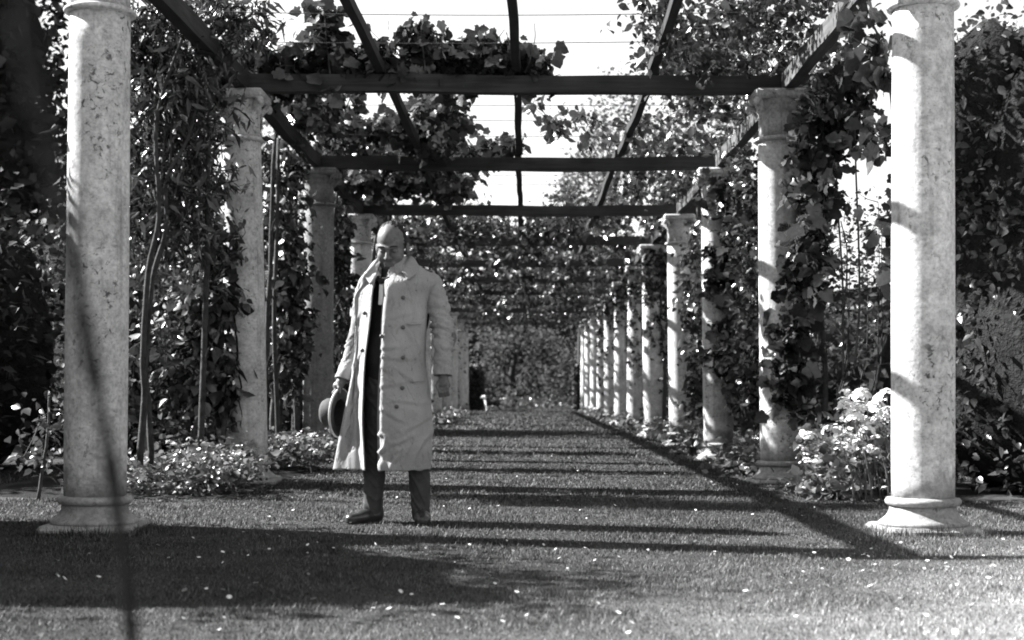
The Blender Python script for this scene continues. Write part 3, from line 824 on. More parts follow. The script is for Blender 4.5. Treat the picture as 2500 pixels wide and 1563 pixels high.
# the tall dark hedge on the left (its near end stands outside the frame and shades the foreground)
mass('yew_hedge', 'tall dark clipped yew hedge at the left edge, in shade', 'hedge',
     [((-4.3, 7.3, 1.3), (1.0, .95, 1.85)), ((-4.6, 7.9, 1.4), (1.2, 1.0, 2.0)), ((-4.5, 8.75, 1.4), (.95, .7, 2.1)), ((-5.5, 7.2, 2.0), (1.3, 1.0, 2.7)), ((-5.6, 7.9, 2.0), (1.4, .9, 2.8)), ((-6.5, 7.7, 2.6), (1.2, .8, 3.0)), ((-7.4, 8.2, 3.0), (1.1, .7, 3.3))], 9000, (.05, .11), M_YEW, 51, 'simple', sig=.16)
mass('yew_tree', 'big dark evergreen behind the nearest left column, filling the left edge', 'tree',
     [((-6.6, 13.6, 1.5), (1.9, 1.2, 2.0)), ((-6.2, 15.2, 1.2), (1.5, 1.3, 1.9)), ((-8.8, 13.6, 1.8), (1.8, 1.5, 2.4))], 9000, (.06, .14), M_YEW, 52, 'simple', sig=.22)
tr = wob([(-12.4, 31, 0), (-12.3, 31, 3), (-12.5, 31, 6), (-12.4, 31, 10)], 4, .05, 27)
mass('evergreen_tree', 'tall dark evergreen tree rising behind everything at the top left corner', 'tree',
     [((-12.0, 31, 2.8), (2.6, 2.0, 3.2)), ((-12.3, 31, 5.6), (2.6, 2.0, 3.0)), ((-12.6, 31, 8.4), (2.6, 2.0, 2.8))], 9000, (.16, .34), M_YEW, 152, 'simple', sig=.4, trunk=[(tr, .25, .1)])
C = px([(110, 80), (140, 60), (130, 100), (90, 970), (130, 940), (110, 1000), (120, 1060), (60, 1080), (145, 1010), (110, 1140)], 10.6)
C[:, 1] += r.uniform(-.2, .4, len(C))
st = wob([(C[3][0], 10.6, 0), (C[3][0] + .05, 10.6, .4), (C[4][0], 10.6, .75)], 4, .02, 25)
plant('shrub', 'small shrub with pale catching leaves behind the nearest left column', 'shrub', st[0], [(st, .015, .008)], clumps(C[3:], 150, (.10, .15, .08), r), (.06, .11), 'ovate', M_VINE_PALE, 53, None, .5, .5, 70)
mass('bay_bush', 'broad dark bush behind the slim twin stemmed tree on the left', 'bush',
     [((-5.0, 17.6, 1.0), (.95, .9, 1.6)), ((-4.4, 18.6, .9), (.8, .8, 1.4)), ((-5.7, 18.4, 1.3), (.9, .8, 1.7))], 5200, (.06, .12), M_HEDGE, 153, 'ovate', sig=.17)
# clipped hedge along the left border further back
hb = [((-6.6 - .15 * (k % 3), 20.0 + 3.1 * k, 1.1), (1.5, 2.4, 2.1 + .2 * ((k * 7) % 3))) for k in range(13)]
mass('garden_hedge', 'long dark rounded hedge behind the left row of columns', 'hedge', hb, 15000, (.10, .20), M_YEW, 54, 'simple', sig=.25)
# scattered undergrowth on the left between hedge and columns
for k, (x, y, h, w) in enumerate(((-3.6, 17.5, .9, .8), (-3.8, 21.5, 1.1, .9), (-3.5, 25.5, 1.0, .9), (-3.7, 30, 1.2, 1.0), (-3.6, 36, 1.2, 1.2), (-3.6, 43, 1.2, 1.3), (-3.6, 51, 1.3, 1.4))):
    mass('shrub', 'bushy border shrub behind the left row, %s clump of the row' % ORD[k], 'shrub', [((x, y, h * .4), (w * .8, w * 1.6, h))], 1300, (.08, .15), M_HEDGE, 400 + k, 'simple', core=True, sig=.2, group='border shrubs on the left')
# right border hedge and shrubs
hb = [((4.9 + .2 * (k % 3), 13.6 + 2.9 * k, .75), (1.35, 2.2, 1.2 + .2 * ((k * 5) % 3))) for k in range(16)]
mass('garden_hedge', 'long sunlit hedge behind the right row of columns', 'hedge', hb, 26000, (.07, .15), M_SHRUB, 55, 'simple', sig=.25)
C = px([(1900, 560), (1930, 570), (1960, 610), (2000, 600), (2050, 590), (2080, 560), (2090, 600), (2050, 620), (2000, 640), (1950, 640), (1910, 640), (2080, 640), (2070, 520), (2060, 500), (1930, 520), (2100, 560)], 14.0)
sts = []
for k in range(9):
    c = C[k * 16 // 9 % 16]; sts.append((wob([(c[0] - .1, 14.2, .5), (c[0] + .03, 14.1, 1.2), c + np.array((0, 0, .15))], 5, .02, 80 + k), .009, .003))
plant('shrub', 'twiggy small leaved shrub standing against white sky right of the second right column', 'shrub', (C[0][0], 14.2, 0), sts, clumps(C, 620, (.15, .3, .13), r), (.045, .08), 'ovate', M_SHRUB, 56, None, .3, .4, 60)
# big tree at the right edge
tr = wob([(4.3, 11.6, 0), (4.2, 11.5, 1.2), (4.35, 11.6, 2.6), (4.3, 11.4, 4.2)], 5, .03, 26)
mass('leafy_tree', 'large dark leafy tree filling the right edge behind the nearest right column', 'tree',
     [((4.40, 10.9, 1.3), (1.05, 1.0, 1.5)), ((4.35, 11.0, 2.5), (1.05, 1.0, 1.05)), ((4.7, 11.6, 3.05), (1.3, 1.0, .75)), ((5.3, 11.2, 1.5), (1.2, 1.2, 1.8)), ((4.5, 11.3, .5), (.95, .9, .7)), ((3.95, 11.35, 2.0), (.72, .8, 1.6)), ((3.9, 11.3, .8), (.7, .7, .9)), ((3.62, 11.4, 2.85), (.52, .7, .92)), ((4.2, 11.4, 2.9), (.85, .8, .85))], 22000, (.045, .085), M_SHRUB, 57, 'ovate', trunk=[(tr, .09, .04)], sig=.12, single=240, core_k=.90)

# ------------------------------------------------------------------ far trees
def far_tree(x, y, h, w, label, seed, n=1500, mat=None, size=(.28, .55), low=.3, gap=.32):
    r = np.random.RandomState(seed)
    tr = wob([(x, y, 0), (x + .1 * w * r.normal(), y, h * .3), (x + .1 * w * r.normal(), y, h * .6), (x, y, h * .92)], 4, .08, seed)
    t = thing('tree', label, 'tree', (x, y, 0), 'trees beyond the end of the walk')
    v, f = tube(tr, np.linspace(.22, .04, len(tr)), 7); part('trunk', v, f, M_BARK, t)
    C = []
    for k in range(26):
        zz = h * (low + (1 - low) * r.rand()); q = (zz / h - low) / (1 - low)
        ww = w * (.35 + .65 * math.sin(math.pi * min(1, .18 + .75 * q)))
        a = r.uniform(0, 6.28); rr = ww * math.sqrt(r.rand())
        c = np.array((x + rr * math.cos(a), y + rr * math.sin(a), zz)); C.append(c)
        if k < 9:
            b0 = tr[min(len(tr) - 1, int(len(tr) * max(.15, zz / h * .8)))]
            v, f = tube(wob([b0, (b0 + c) / 2 + np.array((0, 0, .2)), c], 3, .06, seed + k), np.linspace(.07, .02, 7), 5); part('branch', v, f, M_BARK, t)
    put_leaves(t, clumps(C, n, (w * gap * .55, w * gap * .55, h * .045), r), size, 'simple', mat or M_WOOD_FAR, r, .3, .4)
    return t
FT = [(2.6, 66, 10.6, 2.0, 'tall loose tree rising over the fourth beam right of centre'), (4.6, 70, 15.4, 2.6, 'tallest blurred tree showing through the roof right of centre'), (8.5, 68, 13.5, 3.2, 'rounded tree far off on the right beyond the roof vines'),
      (-11.5, 62, 14.5, 3.0, 'blurred tree far off on the left above the second beam'), (-7.2, 68, 8.5, 2.6, 'low broad tree beyond the left row end'), (-3.6, 72, 6.5, 2.4, 'small pale tree at the left end of the walk'),
      (-.6, 76, 6.8, 2.4, 'small grey tree at the centre of the walk end'), (2.6, 74, 7.2, 2.6, 'bushy tree at the right of the walk end'), (6.0, 76, 8.0, 3.0, 'bushy tree hidden behind the right row end'), (-16, 48, 9, 3.2, 'far tree seen left beyond the hedge'), (-11, 40, 6.8, 2.4, 'hazy tree between the slim stems on the left')]
for k, (x, y, h, w, lb) in enumerate(FT):
    far_tree(x, y, h, w, lb, 500 + k, 4200, None, (.12, .26), .06 if k in (4, 5, 6, 7, 8, 11) else .3)
r = np.random.RandomState(91)
C = np.stack([r.uniform(-40, 40, 420), r.uniform(80, 92, 420), np.abs(r.normal(0, 2.4, 420))], 1)
P = clumps(C, 30000, (.7, .7, .5), r); P = P[P[:, 2] > 0]
v, f, rd = leaves_mesh_arrays(P, (.18, .40), 'simple', r, .3, .4)
o = link('woodland', new_mesh('woodland', v, f, M_WOOD_FAR, True, rd)); o['kind'] = 'stuff'
v, f = sheet(-60, 60, 0, 9, 40, 6, 0); v = np.stack([v[:, 0], 93 + .02 * v[:, 0] ** 2 * 0 + r.normal(0, .3, len(v)), v[:, 1] * (0.75 + .1 * np.sin(v[:, 0] * .35))], 1)
struct('terrain', v, f, M_YEW_CORE, True)
# clipped hedge ends at the far end of the walk
for x, lb in ((2.35, 'dark clipped hedge end at the far right of the walk'), (-2.3, 'dark clipped hedge end at the far left of the walk')):
    t = thing('hedge_end', lb, 'hedge', (x, 61, 0), 'hedge ends at the far end of the walk')
    v, f = box((x, 61.5, .9), (.85, 2.0, 1.9), bev=.15); part('dark_core', v, f, M_YEW_CORE, t)  # dark block standing for the shade within the hedge
    P = np.stack([x + r.uniform(-.48, .48, 700), 60.45 + r.normal(0, .05, 700), r.uniform(0, 1.95, 700)], 1)
    put_leaves(t, P, (.10, .18), 'simple', M_YEW, r, .4, .4)
C = px([(1160, 950), (1200, 945), (1240, 948), (1280, 945), (1320, 950), (1200, 955), (1270, 955)], 70)
plant('shrub', 'low pale undergrowth across the far end of the walk', 'shrub', (C[2][0], 70, 0), [], clumps(C, 900, (.8, 1.2, .25), r), (.15, .3), 'simple', M_BED_LEAF, 58)

# ------------------------------------------------------------------ flower beds
def flower_head_mesh(seed, dome=.6):
    r = np.random.RandomState(seed); V = []; Fc = []
    for k in range(26):
        a = r.uniform(0, 6.28); q = math.sqrt(r.rand()); c = np.array((q * math.cos(a), q * math.sin(a), dome * math.sqrt(max(0, 1 - q * q)) + r.normal(0, .06)))
        n_ = np.array((c[0] * .7, c[1] * .7, .8)); n_ /= np.linalg.norm(n_)
        u = np.cross(n_, (0, 1, 0.2)); u /= np.linalg.norm(u); w = np.cross(n_, u); b = len(V); s = r.uniform(.2, .32)
        for j in range(5):
            an = 6.283 * j / 5 + a; V.append(c + s * (math.cos(an) * u + math.sin(an) * w) + n_ * .02)
        V.append(c - n_ * .06); Fc += [(b + j, b + (j + 1) % 5, b + 5) for j in range(5)]
    return new_mesh('flower_head', np.array(V), np.array(Fc), M_FLOWER, False)
HEADS = [flower_head_mesh(900 + k) for k in range(4)]
def flowering(name, label, cat, base, heads, P, size, hs, seed, group=None, single=0, tpl='ovate', stems=True, mat=None, lean=(0, 0)):
    r = np.random.RandomState(seed)
    t = thing(name, label, cat, base, group)
    put_leaves(t, P, size, tpl, mat or M_BED_LEAF, r, .2, .5, single)
    b0 = np.array(base, float)
    for k, h in enumerate(heads):
        o = bpy.data.objects.new('flower_head', HEADS[k % 4]); COL.objects.link(o); o.parent = t
        o.location = tuple(np.array(h) - b0); s = r.uniform(*hs); o.scale = (s, s, s)
        o.rotation_euler = (r.normal(0, .35), r.normal(0, .35), r.uniform(0, 6))
        if stems and k % 2 == 0:
            g = np.array((h[0] + lean[0] + r.normal(0, .03), h[1] + .05, 0.0))
            v, f = tube(wob([g, (g + h) / 2 + np.array((.02, 0, .02)), np.array(h) - np.array((0, 0, .01))], 3, .008, seed + k), np.linspace(.006, .004, 7), 5); part('stalk', v, f, M_BED_LEAF, t, rnd=np.full(len(v), .8))
    return t
r = np.random.RandomState(77)
# tall phlox between the first two right columns
hd = [at(x, y, d) for x, y, d in zip(np.concatenate([r.uniform(1985, 2100, 44), r.uniform(1885, 1990, 34), r.uniform(1990, 2100, 10)]), np.concatenate([r.uniform(925, 1080, 44), r.uniform(1015, 1120, 34), r.uniform(940, 1000, 10)]), np.concatenate([r.uniform(10.0, 10.9, 44), r.uniform(10.9, 11.6, 34), r.uniform(10.2, 11, 10)]))]
P = np.vstack([clumps([at(x, y, d) for x, y, d in zip(r.uniform(1930, 2110, 60), r.uniform(1010, 1230, 60), r.uniform(10.3, 11.8, 60))], 1500, (.10, .16, .07), r)])
P = P[P[:, 2] > .02]
flowering('phlox_plant', 'tall pale flowering phlox between the first two right columns', 'flowers', (2.6, 11.2, 0), hd, P, (.045, .09), (.045, .068), 61, 'bed plants along the walk', 250, lean=(.12, 0))
# low bed plants: at the feet of the right columns and on the left
def bed_clump(label, pts, d, n, nh, sig, size, hs, seed, single=0, h_up=.04):
    r = np.random.RandomState(seed)
    C = np.array([at(x, y, d + r.uniform(-.3, .5)) for x, y in pts])
    P = clumps(C, n, sig, r); P = P[P[:, 2] > .01]
    H = clumps(C + np.array((0, 0, h_up)), nh, (sig[0], sig[1], sig[2] * .8), r); H[:, 2] = np.maximum(H[:, 2], .08)
    return flowering('bed_plant', label, 'plant', (C[0][0], C[0][1], 0), H, P, size, hs, seed, 'bed plants along the walk', single, stems=False)
bed_clump('broad low clump with pale leaves in front of the cracked left column', [(310, 1110), (345, 1125), (380, 1090), (400, 1140), (430, 1080), (450, 1120), (480, 1070), (470, 1150), (500, 1100), (520, 1070), (530, 1120), (545, 1090), (420, 1165), (370, 1160), (330, 1150), (560, 1110)], 11.3, 2600, 150, (.12, .22, .06), (.035, .075), (.012, .026), 62, 280)
bed_clump('low leafy clump between the second and third left columns', [(620, 1060), (650, 1045), (680, 1060), (700, 1040), (730, 1050), (760, 1060), (650, 1080), (700, 1085), (740, 1080), (620, 1085), (780, 1045)], 14.6, 1800, 90, (.12, .3, .06), (.04, .08), (.016, .03), 63, 120)
bed_clump('low clump spilling at the foot of the second right column', [(1930, 1150), (1940, 1170), (1935, 1190), (1960, 1180), (1990, 1200), (1950, 1220), (2010, 1230), (2040, 1210), (2060, 1235)], 10.9, 1300, 60, (.12, .2, .06), (.05, .10), (.02, .03), 64, 150)
bed_clump('low clump between the second and third right columns', [(1740, 1070), (1770, 1080), (1790, 1100), (1760, 1110), (1800, 1120), (1730, 1095), (1780, 1050)], 14.2, 1100, 55, (.12, .35, .06), (.05, .10), (.02, .035), 65, 100)
bed_clump('low clump between the third and fourth right columns', [(1640, 1030), (1660, 1040), (1640, 1055), (1670, 1055), (1655, 1020)], 18.6, 900, 45, (.12, .5, .06), (.05, .11), (.025, .04), 66)
bed_clump('low clump between the fourth and fifth right columns', [(1565, 1015), (1580, 1020), (1590, 1005), (1572, 1028)], 23.2, 700, 24, (.15, .7, .06), (.06, .12), (.03, .05), 67)
for i in range(4, 10):
    y = Y1 + BAY * i + 2.0
    for s in (0, 1):
        x = (-2.5, 2.3)[s]; rr = np.random.RandomState(700 + i * 2 + s)
        C = np.stack([x + rr.normal(0, .18, 14), y + rr.uniform(-1.8, 1.8, 14), rr.uniform(.05, .22, 14)], 1)
        P = clumps(C, 480, (.12, .3, .06), rr); P = P[P[:, 2] > 0]
        H = clumps(C, 10, (.15, .3, .05), rr)
        flowering('bed_plant', 'low border clump on the %s side, past the %s column' % (('left', 'right')[s], ORD[i].split(' ')[0]), 'plant', (x, y, 0), H, P, (.07, .14), (.03, .05), 720 + i * 2 + s, 'bed plants along the walk', 0, 'simple', False)

# daisies in the lawn
def daisy_mesh():
    V = [(0, 0, .1)]; Fc = []
    for k in range(9):
        a = 6.283 * k / 9; da = .28
        b = len(V); V += [(math.cos(a - da) * .7, math.sin(a - da) * .7, .12), (math.cos(a) * 1.05, math.sin(a) * 1.05, .2), (math.cos(a + da) * .7, math.sin(a + da) * .7, .12)]
        Fc += [(0, b, b + 1), (0, b + 1, b + 2)]
    return new_mesh('daisy', np.array(V), np.array(Fc), M_FLOWER, False)
DM = daisy_mesh()
r = np.random.RandomState(5)
k = 0
while k < 290:
    if k < 190:
        y = r.uniform(4.5, 7.5); x = r.uniform(-.34, .37) * y
        if r.rand() > (.25 + .75 * np.clip((x + .5) / 2.5, 0, 1)): continue
    else:
        y = r.uniform(7.0, 14); x = r.uniform(-1.9, 1.9)
    o = bpy.data.objects.new('daisy', DM); COL.objects.link(o)
    s = r.uniform(.006, .012) * (1.15 if y < 6 else 1.0)
    o.scale = (s, s, s); o.location = (x, y, r.uniform(.022, .045)); o.rotation_euler = (r.normal(.25, .3), r.normal(-.2, .3), r.uniform(0, 6))
    tag(o, 'tiny white daisy head dotted among others in the mown grass', 'daisy', 'daisies in the grass')
    k += 1

# slim poles added behind the left row to stripe the path with shadow
k = 0
nth = lambda q: ('nearest', 'second', 'third', 'fourth', 'fifth', 'sixth', 'seventh', 'eighth')[q]
for y in (11.6, 13.25, 13.8, 14.4, 14.9, 15.5, 16.2, 17.7, 18.2, 18.8, 19.5, 20.1, 20.9, 22.3, 23.0, 23.7, 24.5, 25.2, 26.6, 27.4, 28.2, 29.2):
    bay_i = int((y - Y1) / BAY); cnt_ = globals().setdefault('cnt_%d' % bay_i, [0]); lb = 'thin added pole behind the left row, %s one between the %s and %s columns' % (nth(cnt_[0]), ORD[bay_i], ORD[bay_i + 1]); cnt_[0] += 1
    P = wob([(-2.62 + .05 * math.sin(k * 2.1), y, 0), (-2.60, y + .05 * math.sin(k), 1.7), (-2.56 + .06 * math.sin(k * 3), y + .12 * math.cos(k * 1.7), 3.43)], 5, .03, 130 + k)
    t = thing('shadow_pole', lb, 'pole', P[0], 'shadow poles behind the left row')
    vv, ff = tube(P, np.linspace(.028, .020, len(P)), 7); part('shaft', vv, ff, M_BARK, t)
    for j in range(3):
        q = P[3 + 2 * j]; vv, ff = tube(wob([q, q + (.03 * (-1) ** j, -.05, .10), q + (.06 * (-1) ** j, -.07, .16)], 2, .004, k * 3 + j), [.008, .007, .006, .005, .004], 5); part('side_twig', vv, ff, M_BARK, t)
    k += 1

# thin wires strung across the roof for the vines to run along
for k, y in enumerate((9.3, 10.15, 10.9, 11.8, 13.5, 14.4, 15.2, 16.1, 18.0, 19.0, 19.9, 22.8)):
    P = np.array([(x, y + .03 * math.sin(k + x), 3.672 - .02 * (1 - ((x - XM) / 2.4) ** 2)) for x in np.linspace(XL - .1, XR + .1, 13)])
    vv, ff = tube(P, .0035, 5)
    tag(link('wire', new_mesh('wire', vv, ff, M_BARK)), '%s thin wire strung across the roof timbers, counted from the front' % ORD[k].split(' ')[0].replace('nearest', 'first'), 'wire', 'wires strung across the roof')

# ------------------------------------------------------------------ the man, his hat and the dog
class SDF:
    def __init__(s, lo, hi, h):
        s.lo = np.array(lo, float); s.h = h
        s.n = np.ceil((np.array(hi) - s.lo) / h).astype(int) + 1
        s.F = np.full(tuple(s.n), 1.0, np.float32)
    def _sub(s, lo, hi, m):
        a = np.maximum(0, np.floor((np.array(lo) - m - s.lo) / s.h).astype(int)); b = np.minimum(s.n, np.ceil((np.array(hi) + m - s.lo) / s.h).astype(int) + 1)
        sl = tuple(slice(x, y) for x, y in zip(a, b))
        ax = [s.lo[i] + s.h * np.arange(a[i], b[i]) for i in range(3)]
        return sl, np.meshgrid(*ax, indexing='ij')
    def _mix(s, sl, d, k, cut=False):
        A = s.F[sl]
        if cut:
            d = -d; h = np.clip(.5 - .5 * (A - d) / k, 0, 1); s.F[sl] = A * (1 - h) + d * h + k * h * (1 - h)
        else:
            h = np.clip(.5 + .5 * (A - d) / k, 0, 1); s.F[sl] = A * (1 - h) + d * h - k * h * (1 - h)
    def cap(s, a, b, ra, rb, k=.015, sq=(1, 1, 1), cut=False):
        a = np.array(a, float); b = np.array(b, float); m = max(ra, rb) / min(sq)
        sl, (X, Y, Z) = s._sub(np.minimum(a, b) - m, np.maximum(a, b) + m, k * 3 + .03)
        ba = b - a; q = np.clip(((X - a[0]) * ba[0] + (Y - a[1]) * ba[1] + (Z - a[2]) * ba[2]) / max(ba.dot(ba), 1e-9), 0, 1)
        d = np.sqrt(((X - a[0] - q * ba[0]) * sq[0]) ** 2 + ((Y - a[1] - q * ba[1]) * sq[1]) ** 2 + ((Z - a[2] - q * ba[2]) * sq[2]) ** 2) - (ra + (rb - ra) * q)
        s._mix(sl, d, k, cut); return s
    def ell(s, c, r, k=.015, cut=False, rot=None):
        c = np.array(c, float); r = np.array(r, float)
        sl, (X, Y, Z) = s._sub(c - r.max(), c + r.max(), k * 3 + .03)
        p = np.stack([X - c[0], Y - c[1], Z - c[2]], -1)
        if rot is not None: p = p @ np.array(rot)
        k0 = np.sqrt(((p / r) ** 2).sum(-1)); k1 = np.sqrt(((p / r ** 2) ** 2).sum(-1))
        d = np.where(k1 > 1e-6, k0 * (k0 - 1) / np.maximum(k1, 1e-6), -r.min())
        s._mix(sl, d, k, cut); return s
    def chain(s, pts, rs, k=.015, sq=(1, 1, 1)):
        for i in range(len(pts) - 1): s.cap(pts[i], pts[i + 1], rs[i], rs[i + 1], k, sq)
        return s
    def mesh(s):
        F = s.F; S = F < 0
        n0, n1, n2 = [d - 1 for d in F.shape]
        cnt = np.zeros((n0, n1, n2), np.int8)
        for a in (0, 1):
            for b in (0, 1):
                for c in (0, 1): cnt += S[a:n0 + a, b:n1 + b, c:n2 + c]
        cells = np.argwhere((cnt > 0) & (cnt < 8))
        idx = np.full((n0, n1, n2), -1, np.int64); idx[tuple(cells.T)] = np.arange(len(cells))
        acc = np.zeros((len(cells), 3)); num = np.zeros(len(cells))
        corners = [(a, b, c) for a in (0, 1) for b in (0, 1) for c in (0, 1)]
        for ca in corners:
            for ax in range(3):
                if ca[ax]: continue
                cb = list(ca); cb[ax] = 1
                fa = F[cells[:, 0] + ca[0], cells[:, 1] + ca[1], cells[:, 2] + ca[2]]; fb = F[cells[:, 0] + cb[0], cells[:, 1] + cb[1], cells[:, 2] + cb[2]]
                m = (fa < 0) != (fb < 0)
                t = np.where(m, fa / np.where(m, fa - fb, 1), 0)
                p = np.array(ca, float)[None] + np.zeros((len(cells), 3)); p[:, ax] += t
                acc[m] += p[m]; num[m] += 1
        V = s.lo + s.h * (cells + acc / num[:, None])
        Q = []
        for ax in range(3):
            u, w = [(1, 2), (2, 0), (0, 1)][ax]
            sl0 = [slice(1, -1)] * 3; sl0[ax] = slice(0, -1); sl1 = list(sl0); sl1[ax] = slice(1, None)
            A, B = S[tuple(sl0)], S[tuple(sl1)]
            e = np.argwhere(A != B)
            if not len(e): continue
            off = np.ones(3, int); off[ax] = 0; e = e + off
            inside = S[tuple(e.T)]
            du = np.zeros(3, int); du[u] = 1; dw = np.zeros(3, int); dw[w] = 1
            ok = np.all((e - du - dw) >= 0, 1) & np.all(e < np.array((n0, n1, n2)), 1); e = e[ok]; inside = inside[ok]
            q = np.stack([idx[tuple((e - du - dw).T)], idx[tuple((e - dw).T)], idx[tuple(e.T)], idx[tuple((e - du).T)]], 1)
            q[~inside] = q[~inside][:, ::-1]; Q.append(q)
        return V, np.vstack(Q)

MX, MY = -0.815, 8.80
def Lp(x, y, dy=0.0):      # layout pixel on the man -> his own metres (x right, y away from the camera, z up)
    return np.array(((x - 930) / 387.0, dy, (1237 - y) / 387.0))
man = thing('person', 'man in a long pale raincoat over dark clothes standing bareheaded on the lawn', 'person', (MX, MY, 0))
TURN = R(-6)
WORLD = np.array((MX, MY, 0.0))
def mpart(name, v, f, mat, parent=None, smooth=True, label=None):
    return part(name, np.asarray(v) + WORLD, f, mat, parent or man, smooth, label=label)

# body: one continuous figure (head, trunk, arms and hands, legs and feet)
B = SDF((-.52, -.36, -.02), (.50, .30, 1.90), .005)
hc = Lp(929, 585)[0]
def hd(x, y, z):           # head coordinates: centre of the skull, chin tucked and turned a little to the picture's left
    a = R(24); c_, s_ = math.cos(a), math.sin(a)
    y2, z2 = y * c_ - z * s_ * -1 * -1, z * c_ + y * s_
    b = R(-3)
    q = 1.16
    return np.array((hc + q * (x * math.cos(b) - y2 * math.sin(b)), -.045 + q * (x * math.sin(b) + y2 * math.cos(b)), 1.696 + q * z2))
B.ell(hd(0, .012, .02), (.083, .106, .106), .01)
B.ell(hd(0, -.022, .028), (.076, .082, .092), .025)
B.ell(hd(0, -.034, -.055), (.074, .068, .088), .03)
B.ell(hd(0, -.058, -.108), (.044, .038, .030), .03)          # chin
for sx in (-1, 1):
    B.ell(hd(sx * .040, -.064, -.046), (.028, .026, .030), .03)   # cheeks
    B.ell(hd(sx * .046, -.034, -.090), (.026, .04, .028), .035)     # jowl
    B.cap(hd(sx * .010, -.098, .010), hd(sx * .050, -.080, .014), .011, .009, .014)  # brow
    B.ell(hd(sx * .031, -.108, -.012), (.019, .020, .012), .012, cut=True)  # socket
    B.ell(hd(sx * .031, -.084, -.009), (.016, .014, .011), .004)  # lids over the eye
    B.ell(hd(sx * .079, .012, -.028), (.012, .022, .036), .008)   # ear
    B.ell(hd(sx * .088, .004, -.026), (.006, .012, .020), .006, cut=True)
B.cap(hd(0, -.096, .004), hd(0, -.122, -.038), .010, .0145, .012)   # nose
for sx in (-1, 1): B.ell(hd(sx * .013, -.110, -.042), (.010, .012, .009), .008)
B.cap(hd(-.022, -.096, -.074), hd(.022, -.096, -.074), .007, .007, .010)
B.cap(hd(-.018, -.096, -.088), hd(.018, -.096, -.088), .008, .008, .010)
B.cap(hd(-.026, -.108, -.081), hd(.026, -.108, -.081), .0035, .0035, .006, cut=True)
B.cap((hc - .012, .03, 1.44), (hc - .004, .0, 1.62), .070, .068, .02)
cxb = (Lp(938, 0))[0]
B.ell((cxb, .02, 1.27), (.185, .115, .24), .03); B.ell((cxb - .01, -.02, 1.02), (.175, .135, .22), .05); B.ell((cxb - .02, .0, .88), (.165, .12, .14), .04)
shL, elL, wrL = Lp(868, 690, .05), Lp(833, 800, .085), Lp(804, 896, .04)
shR, elR, wrR = Lp(1020, 690, .02), Lp(1056, 800, .05), Lp(1050, 884, -.02)
for a, b_, c in ((shL, elL, wrL), (shR, elR, wrR)):
    B.chain([a, b_, c], [.062, .047, .030], .03)
# legs, feet
lL = [Lp(905, 905, .0), Lp(888, 1080, -.01), Lp(877, 1215, .03)]
lR = [Lp(968, 905, .0), Lp(990, 1080, -.01), Lp(995, 1215, .03)]
for L in (lL, lR): B.chain(L, [.085, .055, .042], .03)
toeL, toeR = Lp(845, 1230, -.10), Lp(1010, 1230, -.16)
B.cap(Lp(878, 1228, .03), toeL, .035, .028, .03); B.cap(Lp(994, 1228, .03), toeR, .035, .028, .03)
# image-left hand: palm and fingers closed on the hat brim
pw = wrL; pp = Lp(795, 914, .02)
B.cap(pw, pp, .028, .030, .015, (1.0, 1.0, 1.0))
B.cap(pp + (-.006, -.012, .0), pp + (-.004, .022, -.018), .024, .022, .012)
for k in range(4):
    b0 = pp + np.array((-.006 + .004 * k, -.026 + .019 * k, -.018)); 
    b1 = b0 + np.array((-.020, -.004, -.030 + .004 * abs(k - 1))); b2 = b1 + np.array((.006, 0, -.024)); b3 = b2 + np.array((.018, .002, -.010))
    B.chain([b0, b1, b2, b3], [.0095, .009, .0085, .007], .004)
B.chain([pp + (.004, -.03, .010), pp + (.016, -.046, -.014), pp + (.020, -.044, -.042)], [.011, .010, .008], .006)
# image-right hand: loosely closed
q0 = Lp(1052, 905, -.03)
B.cap(wrR, q0, .028, .031, .015)
B.cap(q0 + (-.012, -.004, -.012), q0 + (.014, .004, -.020), .027, .025, .012)
for k in range(4):
    b0 = q0 + np.array((-.026 + .017 * k, -.012, -.034 - .002 * (1.5 - abs(k - 1.5))));
    b1 = b0 + np.array((.004, -.020, -.030 + .003 * k)); b2 = b1 + np.array((.002, .012, -.022)); b3 = b2 + np.array((0, .020, .004))
    B.chain([b0, b1, b2, b3], [.0098, .0093, .0086, .0075], .004)
B.chain([q0 + (-.028, -.008, .004), q0 + (-.040, -.026, -.022), q0 + (-.030, -.036, -.046)], [.0115, .0105, .0085], .006)
v, f = B.mesh(); mpart('body', v, f, M_SKIN)
for sx in (-1, 1):
    c = hd(sx * .031, -.0845, -.013); vv, ff = lathe([(math.sin(a) * .0095, -math.cos(a) * .0095) for a in np.linspace(.1, 3.04, 7)], 10, c); mpart('eye', vv, ff, M_EYE)
    pts = [hd(sx * x, -.108 + abs(x) * .35, .014 + .004 * math.sin(x * 50)) for x in np.linspace(.012, .052, 5)]
    vv, ff = tube(pts, [.003, .005, .005, .004, .002], 6); mpart('eyebrow', vv, ff, M_HAIR)
# hair: thin at the sides and back, a few strands over the crown
Hh = SDF((hc - .17, -.26, 1.50), (hc + .17, .18, 1.94), .0035)
Hh.ell(hd(0, .018, .022), (.0895, .113, .110), .004)
Hh.ell(hd(-.002, -.104, .000), (.076, .105, .098), .006, cut=True)       # forehead
Hh.ell(hd(0, -.11, -.07), (.13, .110, .12), .006, cut=True)         # face
Hh.ell(hd(-.030, -.085, .078), (.036, .075, .050), .006, cut=True)    # receding on one side
Hh.ell(hd(0, .02, -.155), (.14, .15, .075), .006, cut=True)
v, f = Hh.mesh()
for i in range(len(v)):
    p = v[i]; v[i] = p + (p - np.array((hc, -.02, 1.72))) * .045 * mnoise.noise(Vector((p[0] * 90, p[1] * 25, p[2] * 60)))
mpart('hair', v, f, M_HAIR)

